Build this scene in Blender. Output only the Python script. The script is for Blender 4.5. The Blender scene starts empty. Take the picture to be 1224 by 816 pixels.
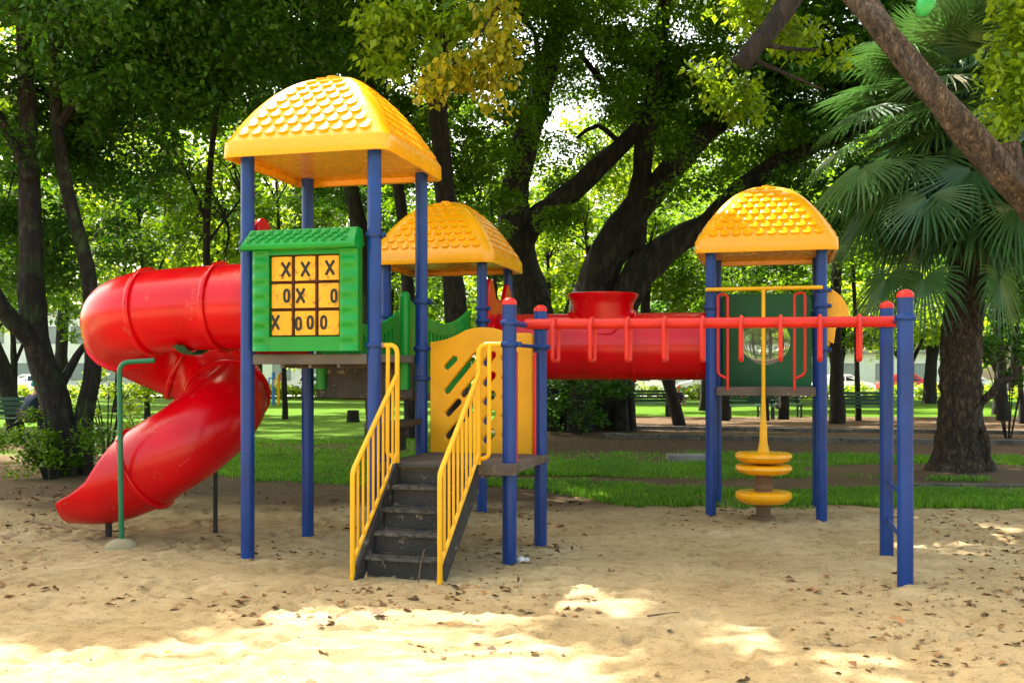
import bpy, math, random
import numpy as np
from mathutils import Vector, Matrix, noise as mnoise

random.seed(7); RNG = np.random.default_rng(11)
scene = bpy.context.scene
COL = scene.collection
PI = math.pi
F = 1222.0; HOR = 447.0; EYE = 1.5

def at(px, py, Z):
    return Vector(((px-612)/F*Z, Z, EYE-(py-HOR)/F*Z))
def gnd(px, py):
    Z = EYE*F/(py-HOR)
    return ((px-612)/F*Z, Z)

# ------------------------------------------------------------------ materials
def mat(name):
    m = bpy.data.materials.new(name); m.use_nodes = True
    nt = m.node_tree
    b = nt.nodes['Principled BSDF']
    return m, nt, b
def nd(nt, t, **kw):
    n = nt.nodes.new(t)
    for k, v in kw.items():
        setattr(n, k, v)
    return n
def noise_node(nt, scale, detail=4, rough=.55, obj=True):
    tc = nd(nt, 'ShaderNodeTexCoord')
    n = nd(nt, 'ShaderNodeTexNoise')
    n.inputs['Scale'].default_value = scale; n.inputs['Detail'].default_value = detail
    n.inputs['Roughness'].default_value = rough
    nt.links.new(tc.outputs['Object'], n.inputs['Vector'])
    return n
def ramp(nt, src, stops):
    r = nd(nt, 'ShaderNodeValToRGB')
    e = r.color_ramp.elements
    while len(e) < len(stops): e.new(.5)
    for i, (p, c) in enumerate(stops):
        e[i].position = p; e[i].color = tuple(c)+(1,) if len(c) == 3 else c
    nt.links.new(src, r.inputs[0])
    return r
def bump(nt, src, b, strength=.3, dist=.01):
    bp = nd(nt, 'ShaderNodeBump'); bp.inputs['Strength'].default_value = strength
    bp.inputs['Distance'].default_value = dist
    nt.links.new(src, bp.inputs['Height']); nt.links.new(bp.outputs[0], b.inputs['Normal'])
    return bp
def mixc(nt, fac, a, b, mode='MIX'):
    m = nd(nt, 'ShaderNodeMix', data_type='RGBA', blend_type=mode)
    for sock, v in ((0, fac), (6, a), (7, b)):
        if hasattr(v, 'links') or isinstance(v, bpy.types.NodeSocket): nt.links.new(v, m.inputs[sock])
        elif isinstance(v, (int, float)): m.inputs[sock].default_value = v
        else: m.inputs[sock].default_value = tuple(v)+(1,)
    return m.outputs[2]

def plastic(name, col, rough=.32, var=.12, wear=None, wearamt=.62, bumps=.05, wscale=9, spec=.38):
    m, nt, b = mat(name)
    n1 = noise_node(nt, 2.2, 5)
    dark = tuple(c*(1-var*1.6) for c in col); lite = tuple(min(1, c*(1+var)) for c in col)
    r = ramp(nt, n1.outputs[0], [(.3, dark), (.7, lite)])
    out = r.outputs[0]
    n2 = noise_node(nt, wscale, 10, .72)
    if wear:
        w = ramp(nt, n2.outputs[0], [(wearamt, (0, 0, 0)), (wearamt+.05, (1, 1, 1))])
        out = mixc(nt, w.outputs[0], out, wear)
    nt.links.new(out, b.inputs['Base Color'])
    rr = ramp(nt, n2.outputs[0], [(.3, (rough*.8,)*3), (.7, (min(1, rough*1.35),)*3)])
    nt.links.new(rr.outputs[0], b.inputs['Roughness'])
    n3 = noise_node(nt, 38, 6)
    bump(nt, n3.outputs[0], b, bumps, .01)
    b.inputs['Specular IOR Level'].default_value = spec
    return m

M = {}
M['yellow'] = plastic('yellow_plastic', (.87, .375, .001), .25, .05, bumps=.03, spec=.5)
M['yellow_paint'] = plastic('yellow_paint', (.82, .40, .003), .4, .08, (.28, .12, .03), .67)
M['yellow_panel'] = plastic('yellow_panel', (.84, .385, .002), .42, .1, (.40, .15, .02), .67, wscale=14)
M['red'] = plastic('red_plastic', (.60, .0, .004), .22, .12, (.56, .035, .03), .60, bumps=.03, wscale=4)
M['red_paint'] = plastic('red_paint', (.62, .018, .008), .36, .08, (.42, .12, .06), .69, wscale=16)
M['blue'] = plastic('blue_paint', (.002, .036, .195), .36, .2, (.07, .085, .14), .66, wscale=11)
M['dark_blue'] = plastic('dark_blue_clamp', (.005, .032, .15), .45, .15, (.12, .09, .08), .62, wscale=30)
M['green'] = plastic('green_plastic', (.001, .25, .022), .33, .12)
M['deep_green'] = plastic('deep_green_plastic', (.002, .115, .030), .4, .1)
M['green_pole'] = plastic('green_pole_paint', (.006, .14, .06), .35, .1, (.15, .1, .05), .70)
M['black_metal'] = plastic('black_metal', (.02, .022, .025), .5, .2)
M['deck'] = plastic('worn_deck_coating', (.10, .075, .055), .75, .3, (.22, .16, .10), .58, bumps=.3, wscale=14)
M['tread'] = plastic('worn_black_tread', (.034, .031, .028), .55, .4, (.19, .16, .12), .58, bumps=.6, wscale=13)
M['nosing'] = plastic('worn_step_edge', (.10, .088, .072), .6, .4, (.03, .026, .022), .50, bumps=.4, wscale=20)
M['beam'] = plastic('grey_brown_beam', (.12, .10, .08), .7, .25, (.25, .22, .18), .64, bumps=.2)
M['black'] = plastic('black_lettering', (.012, .011, .01), .5, .1)
M['tile_yellow'] = plastic('worn_yellow_block', (.80, .38, .006), .45, .12, (.34, .13, .02), .57, wscale=18)
M['rod'] = plastic('dark_red_rod', (.06, .010, .006), .6, .2)
M['footing'] = plastic('mossy_concrete', (.27, .23, .13), .95, .25, bumps=.5)
M['stone'] = plastic('grey_stone', (.22, .20, .18), .95, .25, bumps=.5)
M['kerb'] = plastic('weathered_kerb_concrete', (.12, .10, .08), .95, .3, (.05, .04, .03), .54, bumps=.5)
M['white_bit'] = plastic('pale_rubble', (.65, .63, .60), .8, .1)
M['twig'] = plastic('dry_twig', (.17, .10, .055), .9, .2)
M['bench'] = plastic('green_bench_paint', (.012, .07, .035), .45, .15)
M['bench_leg'] = plastic('dark_iron', (.02, .03, .025), .5, .15)
M['shirt'] = plastic('navy_cloth', (.022, .03, .06), .9, .15)
M['shirt2'] = plastic('purple_black_cloth', (.04, .02, .06), .9, .15)
M['trouser'] = plastic('brown_cloth', (.04, .028, .02), .9, .15)
M['skin'] = plastic('skin', (.42, .22, .14), .6, .05)
M['hair'] = plastic('dark_hair', (.015, .012, .01), .7, .1)
M['teal'] = plastic('teal_cloth', (.01, .22, .22), .85, .1)
M['orange_cloth'] = plastic('orange_cloth', (.60, .12, .03), .85, .1)
M['pod'] = plastic('smooth_green_pod', (.02, .30, .06), .35, .08)
M['car_white'] = plastic('white_car_paint', (.80, .80, .80), .25, .02)
M['car_silver'] = plastic('silver_car_paint', (.50, .51, .53), .25, .04)
M['car_red'] = plastic('red_car_paint', (.45, .03, .025), .25, .05)
M['glass'] = plastic('dark_car_glass', (.02, .025, .03), .08, .02)
M['pane'] = plastic('grey_window_pane', (.25, .28, .28), .2, .02)
M['rubber'] = plastic('rubber', (.02, .02, .02), .8, .1)
M['wall_paint'] = plastic('pale_wall_paint', (.72, .70, .66), .85, .05)
M['roof_grey'] = plastic('grey_roof', (.25, .24, .24), .85, .1)
M['gym_blue'] = plastic('bright_blue_paint', (.02, .16, .50), .4, .05)
M['gym_red'] = plastic('rust_red_paint', (.50, .06, .02), .4, .05)

def bubble_mat():
    m, nt, b = mat('clear_bubble')
    b.inputs['Base Color'].default_value = (.93, .95, .82, 1)
    b.inputs['Roughness'].default_value = .08
    b.inputs['Transmission Weight'].default_value = .85
    b.inputs['IOR'].default_value = 1.15
    return m
M['bubble'] = bubble_mat()

def leaf_mat(name, c_dark, c_lite, trans, tf=.45, rough=.45, clump=.35):
    m = bpy.data.materials.new(name); m.use_nodes = True
    nt = m.node_tree; b = nt.nodes['Principled BSDF']; out = nt.nodes['Material Output']
    at_ = nd(nt, 'ShaderNodeAttribute', attribute_name='rnd')
    r = ramp(nt, at_.outputs['Fac'], [(0, c_dark), (.75, c_lite), (1, tuple(min(1, c*1.5) for c in c_lite))])
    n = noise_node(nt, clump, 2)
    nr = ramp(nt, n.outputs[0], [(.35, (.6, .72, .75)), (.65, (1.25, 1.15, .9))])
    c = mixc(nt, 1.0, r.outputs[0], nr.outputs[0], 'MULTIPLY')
    nt.links.new(c, b.inputs['Base Color'])
    b.inputs['Roughness'].default_value = rough
    b.inputs['Specular IOR Level'].default_value = .4
    t = nd(nt, 'ShaderNodeBsdfTranslucent')
    tr = ramp(nt, at_.outputs['Fac'], [(0, tuple(x*.6 for x in trans)), (1, trans)])
    nt.links.new(tr.outputs[0], t.inputs[0])
    ms = nd(nt, 'ShaderNodeMixShader'); ms.inputs[0].default_value = tf
    nt.links.new(b.outputs[0], ms.inputs[1]); nt.links.new(t.outputs[0], ms.inputs[2])
    nt.links.new(ms.outputs[0], out.inputs['Surface'])
    return m
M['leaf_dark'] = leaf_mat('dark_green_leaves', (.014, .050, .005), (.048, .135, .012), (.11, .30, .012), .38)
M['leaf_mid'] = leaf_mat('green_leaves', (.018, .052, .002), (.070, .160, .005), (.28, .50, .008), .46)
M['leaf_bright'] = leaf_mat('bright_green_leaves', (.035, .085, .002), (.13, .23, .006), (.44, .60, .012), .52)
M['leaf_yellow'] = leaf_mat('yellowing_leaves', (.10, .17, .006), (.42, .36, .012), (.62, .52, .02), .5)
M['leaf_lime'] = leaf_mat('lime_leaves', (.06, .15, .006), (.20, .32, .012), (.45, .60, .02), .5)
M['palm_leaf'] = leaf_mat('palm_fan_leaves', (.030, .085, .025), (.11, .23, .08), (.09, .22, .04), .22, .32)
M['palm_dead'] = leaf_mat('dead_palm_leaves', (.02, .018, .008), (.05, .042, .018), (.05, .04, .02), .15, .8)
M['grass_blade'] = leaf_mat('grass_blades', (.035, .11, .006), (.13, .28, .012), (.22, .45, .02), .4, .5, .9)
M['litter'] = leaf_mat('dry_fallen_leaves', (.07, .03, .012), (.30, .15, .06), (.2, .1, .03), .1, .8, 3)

def bark_mat(name, c1, c2, scale=5, moss=None):
    m, nt, b = mat(name)
    tc = nd(nt, 'ShaderNodeTexCoord'); mp = nd(nt, 'ShaderNodeMapping')
    mp.inputs['Scale'].default_value = (1, 1, .35)
    nt.links.new(tc.outputs['Object'], mp.inputs[0])
    n = nd(nt, 'ShaderNodeTexNoise'); n.inputs['Scale'].default_value = scale*2; n.inputs['Detail'].default_value = 8
    n.inputs['Roughness'].default_value = .7
    nt.links.new(mp.outputs[0], n.inputs['Vector'])
    v = nd(nt, 'ShaderNodeTexVoronoi'); v.inputs['Scale'].default_value = scale*3
    nt.links.new(mp.outputs[0], v.inputs['Vector'])
    r = ramp(nt, n.outputs[0], [(.32, c1), (.68, c2)])
    out = r.outputs[0]
    dv = nd(nt, 'ShaderNodeTexVoronoi', feature='DISTANCE_TO_EDGE'); dv.inputs['Scale'].default_value = scale*1.7
    wv = nd(nt, 'ShaderNodeVectorMath', operation='MULTIPLY_ADD'); wv.inputs[1].default_value = (.35,)*3
    nt.links.new(n.outputs[1], wv.inputs[0]); nt.links.new(mp.outputs[0], wv.inputs[2]); nt.links.new(wv.outputs[0], dv.inputs['Vector'])
    ck = ramp(nt, dv.outputs['Distance'], [(.0, (.30, .27, .25)), (.14, (1, 1, 1))])
    out = mixc(nt, .85, out, mixc(nt, 1, out, ck.outputs[0], 'MULTIPLY'))
    if moss:
        n2 = noise_node(nt, 2.5, 6)
        mk = ramp(nt, n2.outputs[0], [(.52, (0, 0, 0)), (.62, (1, 1, 1))])
        out = mixc(nt, mk.outputs[0], out, moss)
    nt.links.new(out, b.inputs['Base Color']); b.inputs['Roughness'].default_value = .95
    mm = nd(nt, 'ShaderNodeMath', operation='ADD')
    nt.links.new(n.outputs[0], mm.inputs[0]); nt.links.new(ck.outputs[0], mm.inputs[1])
    bump(nt, mm.outputs[0], b, 1.0, .07)
    return m
M['bark'] = bark_mat('dark_bark', (.009, .005, .003), (.042, .027, .016))
M['bark_moss'] = bark_mat('mossy_bark', (.008, .005, .003), (.038, .027, .015), 5, (.03, .05, .012))
M['bark_grey'] = bark_mat('grey_fig_bark', (.010, .007, .005), (.042, .031, .021), 3)
M['bark_warm'] = bark_mat('warm_brown_bark', (.010, .006, .004), (.25, .17, .105), 10)
M['bark_palm'] = bark_mat('palm_bark', (.014, .007, .003), (.14, .088, .05), 7)

# ------------------------------------------------------------------ mesh helpers
class MB:
    def __init__(s): s.v = []; s.f = []; s.m = []
    def add(s, vs, fs, mi=0):
        o = len(s.v); s.v.extend([tuple(x) for x in vs]); s.f.extend([tuple(i+o for i in f) for f in fs]); s.m.extend([mi]*len(fs)); return s
    def box(s, x0, x1, y0, y1, z0, z1, mi=0, xf=None):
        vs = [Vector((x, y, z)) for z in (z0, z1) for y in (y0, y1) for x in (x0, x1)]
        if xf: vs = [xf(v) for v in vs]
        return s.add(vs, [(0, 2, 3, 1), (4, 5, 7, 6), (0, 1, 5, 4), (2, 6, 7, 3), (0, 4, 6, 2), (1, 3, 7, 5)], mi)
    def tube(s, pts, r, n=14, mi=0, cap=True, wob=0):
        pts = [Vector(p) for p in pts]; k = len(pts)
        rs = r if isinstance(r, (list, tuple)) else [r]*k
        vs = []; fs = []; up = None
        for i, p in enumerate(pts):
            t = (pts[min(i+1, k-1)]-pts[max(i-1, 0)]).normalized()
            if up is None:
                up = Vector((0, 0, 1)) if abs(t.z) < .9 else Vector((1, 0, 0))
            x = t.cross(up).normalized(); up = x.cross(t).normalized()
            for j in range(n):
                a = 2*PI*j/n
                rr = rs[i]
                if wob: rr *= 1+wob*mnoise.noise(Vector((math.cos(a)*1.3+i*.13, math.sin(a)*1.3, p.z*1.2+p.x)))
                vs.append(p+(x*math.cos(a)+up*math.sin(a))*rr)
        for i in range(k-1):
            for j in range(n):
                fs.append((i*n+j, i*n+(j+1) % n, (i+1)*n+(j+1) % n, (i+1)*n+j))
        if cap:
            fs.append(tuple(range(n))[::-1]); fs.append(tuple((k-1)*n+j for j in range(n)))
        return s.add(vs, fs, mi)
    def lathe(s, prof, c=(0, 0), n=32, mi=0):
        vs = []; fs = []
        for r, z in prof:
            for j in range(n):
                a = 2*PI*j/n; vs.append((c[0]+r*math.cos(a), c[1]+r*math.sin(a), z))
        k = len(prof)
        for i in range(k-1):
            for j in range(n):
                fs.append((i*n+j, i*n+(j+1) % n, (i+1)*n+(j+1) % n, (i+1)*n+j))
        fs.append(tuple(range(n))[::-1]); fs.append(tuple((k-1)*n+j for j in range(n)))
        return s.add(vs, fs, mi)
    def mesh(s, name, mats, ang=35):
        me = bpy.data.meshes.new(name); me.from_pydata(s.v, [], s.f)
        for mt in mats: me.materials.append(mt)
        if len(mats) > 1: me.polygons.foreach_set('material_index', s.m)
        me.polygons.foreach_set('use_smooth', [True]*len(me.polygons))
        try: me.set_sharp_from_angle(angle=math.radians(ang))
        except Exception: pass
        me.update(); return me
    def build(s, name, mats, parent=None, bev=0, ang=35):
        if not isinstance(mats, (list, tuple)): mats = [mats]
        return link(name, s.mesh(name, mats, ang), parent, bev)
def link(name, me, parent=None, bev=0):
    o = bpy.data.objects.new(name, me); COL.objects.link(o)
    if parent is not None: o.parent = parent
    if bev:
        b = o.modifiers.new('bevel', 'BEVEL'); b.width = bev; b.segments = 2; b.limit_method = 'ANGLE'
    return o
def tag(o, label=None, cat=None, group=None, kind=None):
    if label: o['label'] = label
    if cat: o['category'] = cat
    if group: o['group'] = group
    if kind: o['kind'] = kind
    return o
def empty(name, loc, rz=0):
    o = bpy.data.objects.new(name, None); COL.objects.link(o); o.location = loc; o.rotation_euler = (0, 0, rz)
    o.empty_display_size = .2
    return o
def copy_tree(o, parent=None):
    c = o.copy(); COL.objects.link(c)
    if parent: c.parent = parent
    for ch in list(o.children): copy_tree(ch, c)
    return c
def arc(cx, cy, r, a0, a1, n=8):
    return [(cx+r*math.cos(math.radians(a0+(a1-a0)*i/n)), cy+r*math.sin(math.radians(a0+(a1-a0)*i/n))) for i in range(n+1)]
def sheet(outlines, thick, bevel=.006, fn=None, name='sheet'):
    """flat plate with holes; fn maps (x,y,z)->local"""
    cu = bpy.data.curves.new(name, 'CURVE'); cu.dimensions = '2D'; cu.fill_mode = 'BOTH'
    cu.extrude = thick/2-bevel; cu.bevel_depth = bevel; cu.bevel_resolution = 1
    for ol in outlines:
        sp = cu.splines.new('POLY'); sp.points.add(len(ol)-1); sp.use_cyclic_u = True
        for i, (x, y) in enumerate(ol): sp.points[i].co = (x, y, 0, 1)
    o = bpy.data.objects.new('tmp', cu); COL.objects.link(o)
    dg = bpy.context.evaluated_depsgraph_get(); dg.update()
    me = bpy.data.meshes.new_from_object(o.evaluated_get(dg))
    bpy.data.objects.remove(o)
    mb = MB()
    vs = [Vector(v.co) for v in me.vertices]
    if fn: vs = [Vector(fn(v)) for v in vs]
    mb.add(vs, [tuple(p.vertices) for p in me.polygons])
    bpy.data.meshes.remove(me)
    return mb
def rpath(pts, r=.05, n=5):
    """round the corners of a 3D polyline"""
    pts = [Vector(p) for p in pts]; out = [pts[0]]
    for i in range(1, len(pts)-1):
        a, b, c = pts[i-1], pts[i], pts[i+1]
        d1 = (a-b); d2 = (c-b); rr = min(r, d1.length*.45, d2.length*.45)
        p0 = b+d1.normalized()*rr; p1 = b+d2.normalized()*rr
        for k in range(n+1):
            t = k/n; out.append(p0*(1-t)**2+b*2*t*(1-t)+p1*t*t)
    out.append(pts[-1]); return out
def dense(pts, step=.25):
    out = []
    pts = [Vector(p) for p in pts]
    # catmull-rom
    n = len(pts)
    for i in range(n-1):
        p0 = pts[max(i-1, 0)]; p1 = pts[i]; p2 = pts[i+1]; p3 = pts[min(i+2, n-1)]
        k = max(2, int((p2-p1).length/step))
        for j in range(k):
            t = j/k
            out.append(.5*((2*p1)+(p2-p0)*t+(2*p0-5*p1+4*p2-p3)*t*t+(3*p1-p0-3*p2+p3)*t**3))
    out.append(pts[-1]); return out
def limb(mb, pts, r0, r1, step=.25, n=10, wob=.25, mi=0):
    d = dense(pts, step); k = len(d)
    mb.tube(d, [r0+(r1-r0)*(i/(k-1)) for i in range(k)], n, mi, True, wob)

# ------------------------------------------------------------------ play structure
ROT = -math.atan2(.25, .968)
OX, OY = -2.184, 8.445
PS = empty('play_structure', (OX, OY, 0), ROT)
tag(PS, 'colourful climbing frame with red spiral slide, tunnel and three yellow roofed towers', 'climbing frame')
ca, sa = math.cos(ROT), math.sin(ROT)
def loc(X, Y):
    dx, dy = X-OX, Y-OY
    return (dx*ca+dy*sa, -dx*sa+dy*ca)
R_POST = .056
def post(a, b, h, collars, cap=False, name='post', h0=-.1):
    mb = MB(); mb.tube([(a, b, h0), (a, b, h*.5), (a, b, h)], R_POST, 24)
    o = mb.build(name, M['blue'], PS)
    for c in collars:
        cb = MB(); r = R_POST+.002
        cb.lathe([(r, c-.024), (r+.008, c-.022), (r+.016, c-.006), (r+.016, c+.006), (r+.008, c+.022), (r, c+.024)], (a, b), 24)
        if len(collars) and c != 1.905: cb.box(a+r-.01, a+r+.04, b-.012, b+.012, c-.02, c+.02)
        if c != 1.905:
            cb.tube([(a+r+.028, b-.02, c), (a+r+.028, b+.02, c)], .008, 8); cb.tube([(a+r+.028, b-.026, c), (a+r+.028, b-.0205, c)], .013, 6)
        cb.build('collar', M['dark_blue'] if not cap else M['blue'], o)
    if cap:
        cb = MB(); cb.lathe([(R_POST+.004, h-.004), (R_POST+.004, h+.012)]+[((R_POST+.003)*math.cos(t), h+.012+.045*math.sin(t)) for t in (.3, .6, .9, 1.2, 1.45)], (a, b), 24)
        cb.build('post_cap', M['red_paint'], o)
    return o
P = 1.12
# tower 1
post(0, 0, 3.33, [2.58, 2.53]); post(0, P, 3.33, [2.5]); post(P, 0, 3.33, [2.61, 1.73]); post(P, P, 3.33, [2.15, 1.73, 1.46])
# tower 2
T2 = (-.02, 3.15)
post(T2[0], T2[1], 2.8, [2.15, 2.05]); post(T2[0]+P, T2[1], 2.8, [2.22, 2.08]); post(T2[0], T2[1]+P, 2.8, [2.1]); post(T2[0]+P, T2[1]+P, 2.8, [2.2])
T3 = (3.56, 3.34)
post(T3[0], T3[1], 2.85, [2.20]); post(T3[0]+P, T3[1], 2.85, [2.36, 2.2, 1.75]); post(T3[0], T3[1]+P, 2.85, [2.2]); post(T3[0]+P, T3[1]+P, 2.85, [2.2])
# monkey bar posts
mFL, mRL, mFR, mRR = loc(-.02, 8.08), loc(.249, 8.94), loc(2.81, 7.305), loc(3.11, 8.486)
post(*mFL, 2.05, [1.905, 1.735], True); post(*mRL, 2.05, [1.905, 1.735], True)
post(*mFR, 2.05, [1.905], True); post(*mRR, 2.05, [1.905], True)

def roof(a0, b0, hb):
    W = P/2+.165; cx, cy = a0+P/2, b0+P/2; fas = .135; Hr = .64; z0 = hb+fas
    def ring(m, z, rc):
        rc = min(rc, m*.9); pts = []
        for q in range(4):
            c = [(1, -1), (1, 1), (-1, 1), (-1, -1)][q]
            st = [-90, 0, 90, 180][q]
            for k in range(5):
                an = math.radians(st+90*k/4)
                pts.append((cx+c[0]*(m-rc)+rc*math.cos(an), cy+c[1]*(m-rc)+rc*math.sin(an), z))
            nx = [(1, 1), (-1, 1), (-1, -1), (1, -1)][q]
            a_ = pts[-1]
            b_ = (cx+nx[0]*(m-rc)+(rc*math.cos(math.radians(st+90))), cy+nx[1]*(m-rc)+rc*math.sin(math.radians(st+90)))
            for k in range(1, 8):
                t = k/8; pts.append((a_[0]+(b_[0]-a_[0])*t, a_[1]+(b_[1]-a_[1])*t, z))
        return pts
    rings = [ring(W*.86, hb+.05, .08), ring(W-.05, hb+.045, .08), ring(W-.045, hb, .08), ring(W-.006, hb-.004, .09), ring(W, hb+.01, .1), ring(W-.004, z0-.015, .1), ring(W-.014, z0, .1)]
    NT = 14
    prof = lambda t: z0+Hr*(1-(1-t)**2.15)
    for i in range(1, NT):
        t = i/NT; rings.append(ring((W-.014)*(1-t), prof(t), .1*(1-t)+.01))
    mb = MB(); n = len(rings[0]); vs = [p for r in rings for p in r]; fs = []
    for i in range(len(rings)-1):
        for j in range(n): fs.append((i*n+j, i*n+(j+1) % n, (i+1)*n+(j+1) % n, (i+1)*n+j))
    fs.append(tuple(range(n))[::-1])
    top = len(vs); vs.append((cx, cy, z0+Hr+.002)); L = (len(rings)-1)*n
    for j in range(n): fs.append((L+j, L+(j+1) % n, top))
    mb.add(vs, fs)
    # shingles moulded on the four faces
    for q in range(4):
        an = q*PI/2; ux, uy = math.cos(an), math.sin(an); nx, ny = math.sin(an), -math.cos(an)
        def S(u, t, off):
            m = (W-.014)*(1-t); z = prof(t)
            dz = Hr*2.15*(1-t)**1.15/(W-.014)  # slope
            ln = math.hypot(1, dz)
            on, oz = off*dz/ln, off/ln
            return (cx+ux*u+nx*(m+on), cy+uy*u+ny*(m+on), z+oz)
        # arc length rows
        ts = np.linspace(0, 1, 200); mm = (W-.014)*(1-ts); zz = np.array([prof(t) for t in ts])
        al = np.concatenate([[0], np.cumsum(np.hypot(np.diff(mm), np.diff(zz)))])
        rows = 10; s0 = .035; pitch = (al[-1]*.93-s0)/rows
        for r in range(rows):
            sb = s0+r*pitch
            tm = np.interp(sb+pitch*.5, al, ts)
            half = (W-.014)*(1-tm)*.93-.02
            if half < .05: continue
            wt = .118; cnt = max(1, int(round(2*half/wt))); cnt = cnt if cnt % 2 == r % 2 else max(1, cnt-1); wt2 = wt; half = wt2*cnt/2
            offr = 0
            for c in range(cnt if offr == 0 else cnt-1):
                uc = -half+wt2*(c+.5+offr)
                hw = wt2*.47; I = 7; tv = []; tf = []
                for j in range(5):
                    for i in range(I):
                        x = -1+2*i/(I-1)
                        low = sb+pitch*.50*(1-math.sqrt(max(0, 1-x*x*.96)))
                        hi = sb+pitch*1.0
                        if j == 0: s_ = low-.002; off = -.004
                        else:
                            f = (j-1)/3; s_ = low+(hi-low)*f; off = (.020 if q == 0 else .012)*(1-f)**.9*(1-.35*x*x)+.001
                        if abs(x) > .99: off = min(off, -.002) if j else off
                        tv.append(S(uc+x*hw, float(np.interp(s_, al, ts)), off))
                for j in range(4):
                    for i in range(I-1): tf.append((j*I+i, j*I+i+1, (j+1)*I+i+1, (j+1)*I+i))
                mb.add(tv, tf)
    return mb.build('roof', M['yellow'], PS, ang=42)
roof(0, 0, 3.265); roof(T2[0], T2[1], 2.715); roof(T3[0], T3[1], 2.765)

# decks
def deck(a0, a1, b0, b1, top, th, m='deck', name='deck'):
    mb = MB(); mb.box(a0, a1, b0, b1, top-th, top)
    mb.box(a0-.004, a1+.004, b0-.012, b0-.001, top-th-.02, top-.006); mb.box(a0-.004, a1+.004, b1+.001, b1+.012, top-th-.02, top-.006)
    for k in (.25, .5, .75): x = a0+(a1-a0)*k; mb.box(x-.015, x+.015, b0+.01, b1-.01, top-th-.05, top-th-.001)
    return mb.build(name, M[m], PS, .004)
deck(.06, 1.06, -.01, 1.13, 1.665, .065, 'beam')
deck(T2[0]+.06, T2[0]+1.06, T2[1], T2[1]+P, 1.37, .07)
deck(T3[0]+.06, T3[0]+1.06, T3[1]-.02, T3[1]+P+.02, 1.365, .07)
deck(1.18, 2.30, -.02, 1.10, .80, .06)
# step between the low deck and the high deck
mb = MB(); mb.box(.98, 1.17, .12, 1.0, 1.05, 1.10); mb.box(1.0, 1.02, .12, 1.0, .82, 1.049)
mb.build('inner_step', M['tread'], PS, .004)
# clatter bridge
for i in range(9):
    b0 = P+.06+i*(T2[1]-P-.06)/9; sag = -.10*math.sin(PI*(i+.5)/9)*.6
    mb = MB(); mb.box(.10, 1.0, b0, b0+.19, 1.30+sag, 1.36+sag); mb.build('bridge_plank', M['deck'], PS, .005)
mb = MB(); mb.box(.09, 1.04, P+.0, P+.05, 1.28, 1.6); mb.build('bridge_bearer', M['tread'], PS, .004)
def bridge_rail(a):
    mb = MB(); b0, b1 = P+.02, T2[1]-.03; L = b1-b0
    top = lambda s: 2.00+.20*(2*s-1)**2*(1 if s < .5 else .95)
    N = 24; ol = []
    out_top = [(b0+L*i/N, top(i/N)) for i in range(N+1)]
    out_bot = [(b0+L*i/N, 1.36-.05*math.sin(PI*i/N)) for i in range(N, -1, -1)]
    holes = []
    k = 14
    for i in range(k):
        s0 = .10+.8*(i+.18)/k; s1 = .10+.8*(i+.82)/k
        y0 = 1.52; x0 = b0+L*s0; x1 = b0+L*s1; y1 = top((s0+s1)/2)-.10
        w = (x1-x0)/2
        holes.append(arc(x0+w, y1-w, w, 0, 180, 4)+arc(x0+w, y0+w, w, 180, 360, 4))
    mb = sheet([out_top+out_bot]+holes, .05, .008, lambda v: (a+v.z, v.x, v.y))
    o = mb.build('bridge_rail', M['green'], PS)
    e = MB(); e.tube([(a, b0-.02, 1.36), (a, b0-.02, 2.2)], .05, 16); e.lathe([(.05, 2.2), (.045, 2.225), (.03, 2.245), (.01, 2.252)], (a, b0-.02), 16)
    e.build('rail_end_post', M['green'], o)
    return o
bridge_rail(.96); bridge_rail(.14)
# red entry panels (a-plane) with a round mouth and two lobes on top
def entry(a, b0, cz, hb, ht, r, m='red', th=.05, w=1.0):
    c = b0+P/2; x0, x1 = c-w/2, c+w/2
    ol = [(x0, hb), (x1, hb), (x1, ht-.28)]+arc(x1-.11, ht-.11, .11, 0, 180, 8)+arc(c, ht-.18, .2, 20, 160, 8)[::1]
    ol = [(x0, hb), (x1, hb)]+[(x1, ht-.25)]+arc(x1-.10, ht-.10, .10, 0, 150, 8)+[(c+.16, ht-.23), (c, ht-.20), (c-.16, ht-.23)]+arc(x0+.10, ht-.10, .10, 30, 180, 8)+[(x0, ht-.25)]
    hole = [(c+r*math.cos(t), cz+r*math.sin(t)) for t in [2*PI*k/40 for k in range(40)]]
    return sheet([ol, hole], th, .012, lambda v: (a+v.z, v.x, v.y)).build('entry_panel', M[m], PS)
entry(.035, 0, 2.09, 1.68, 2.80, .36, w=.96)
entry(T2[0]+P+.03, T2[1]+.02, 1.81, 1.38, 2.55, .36, w=.94)
entry(T3[0]-.03, T3[1], 1.81, 1.38, 2.55, .36, w=.94)

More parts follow.
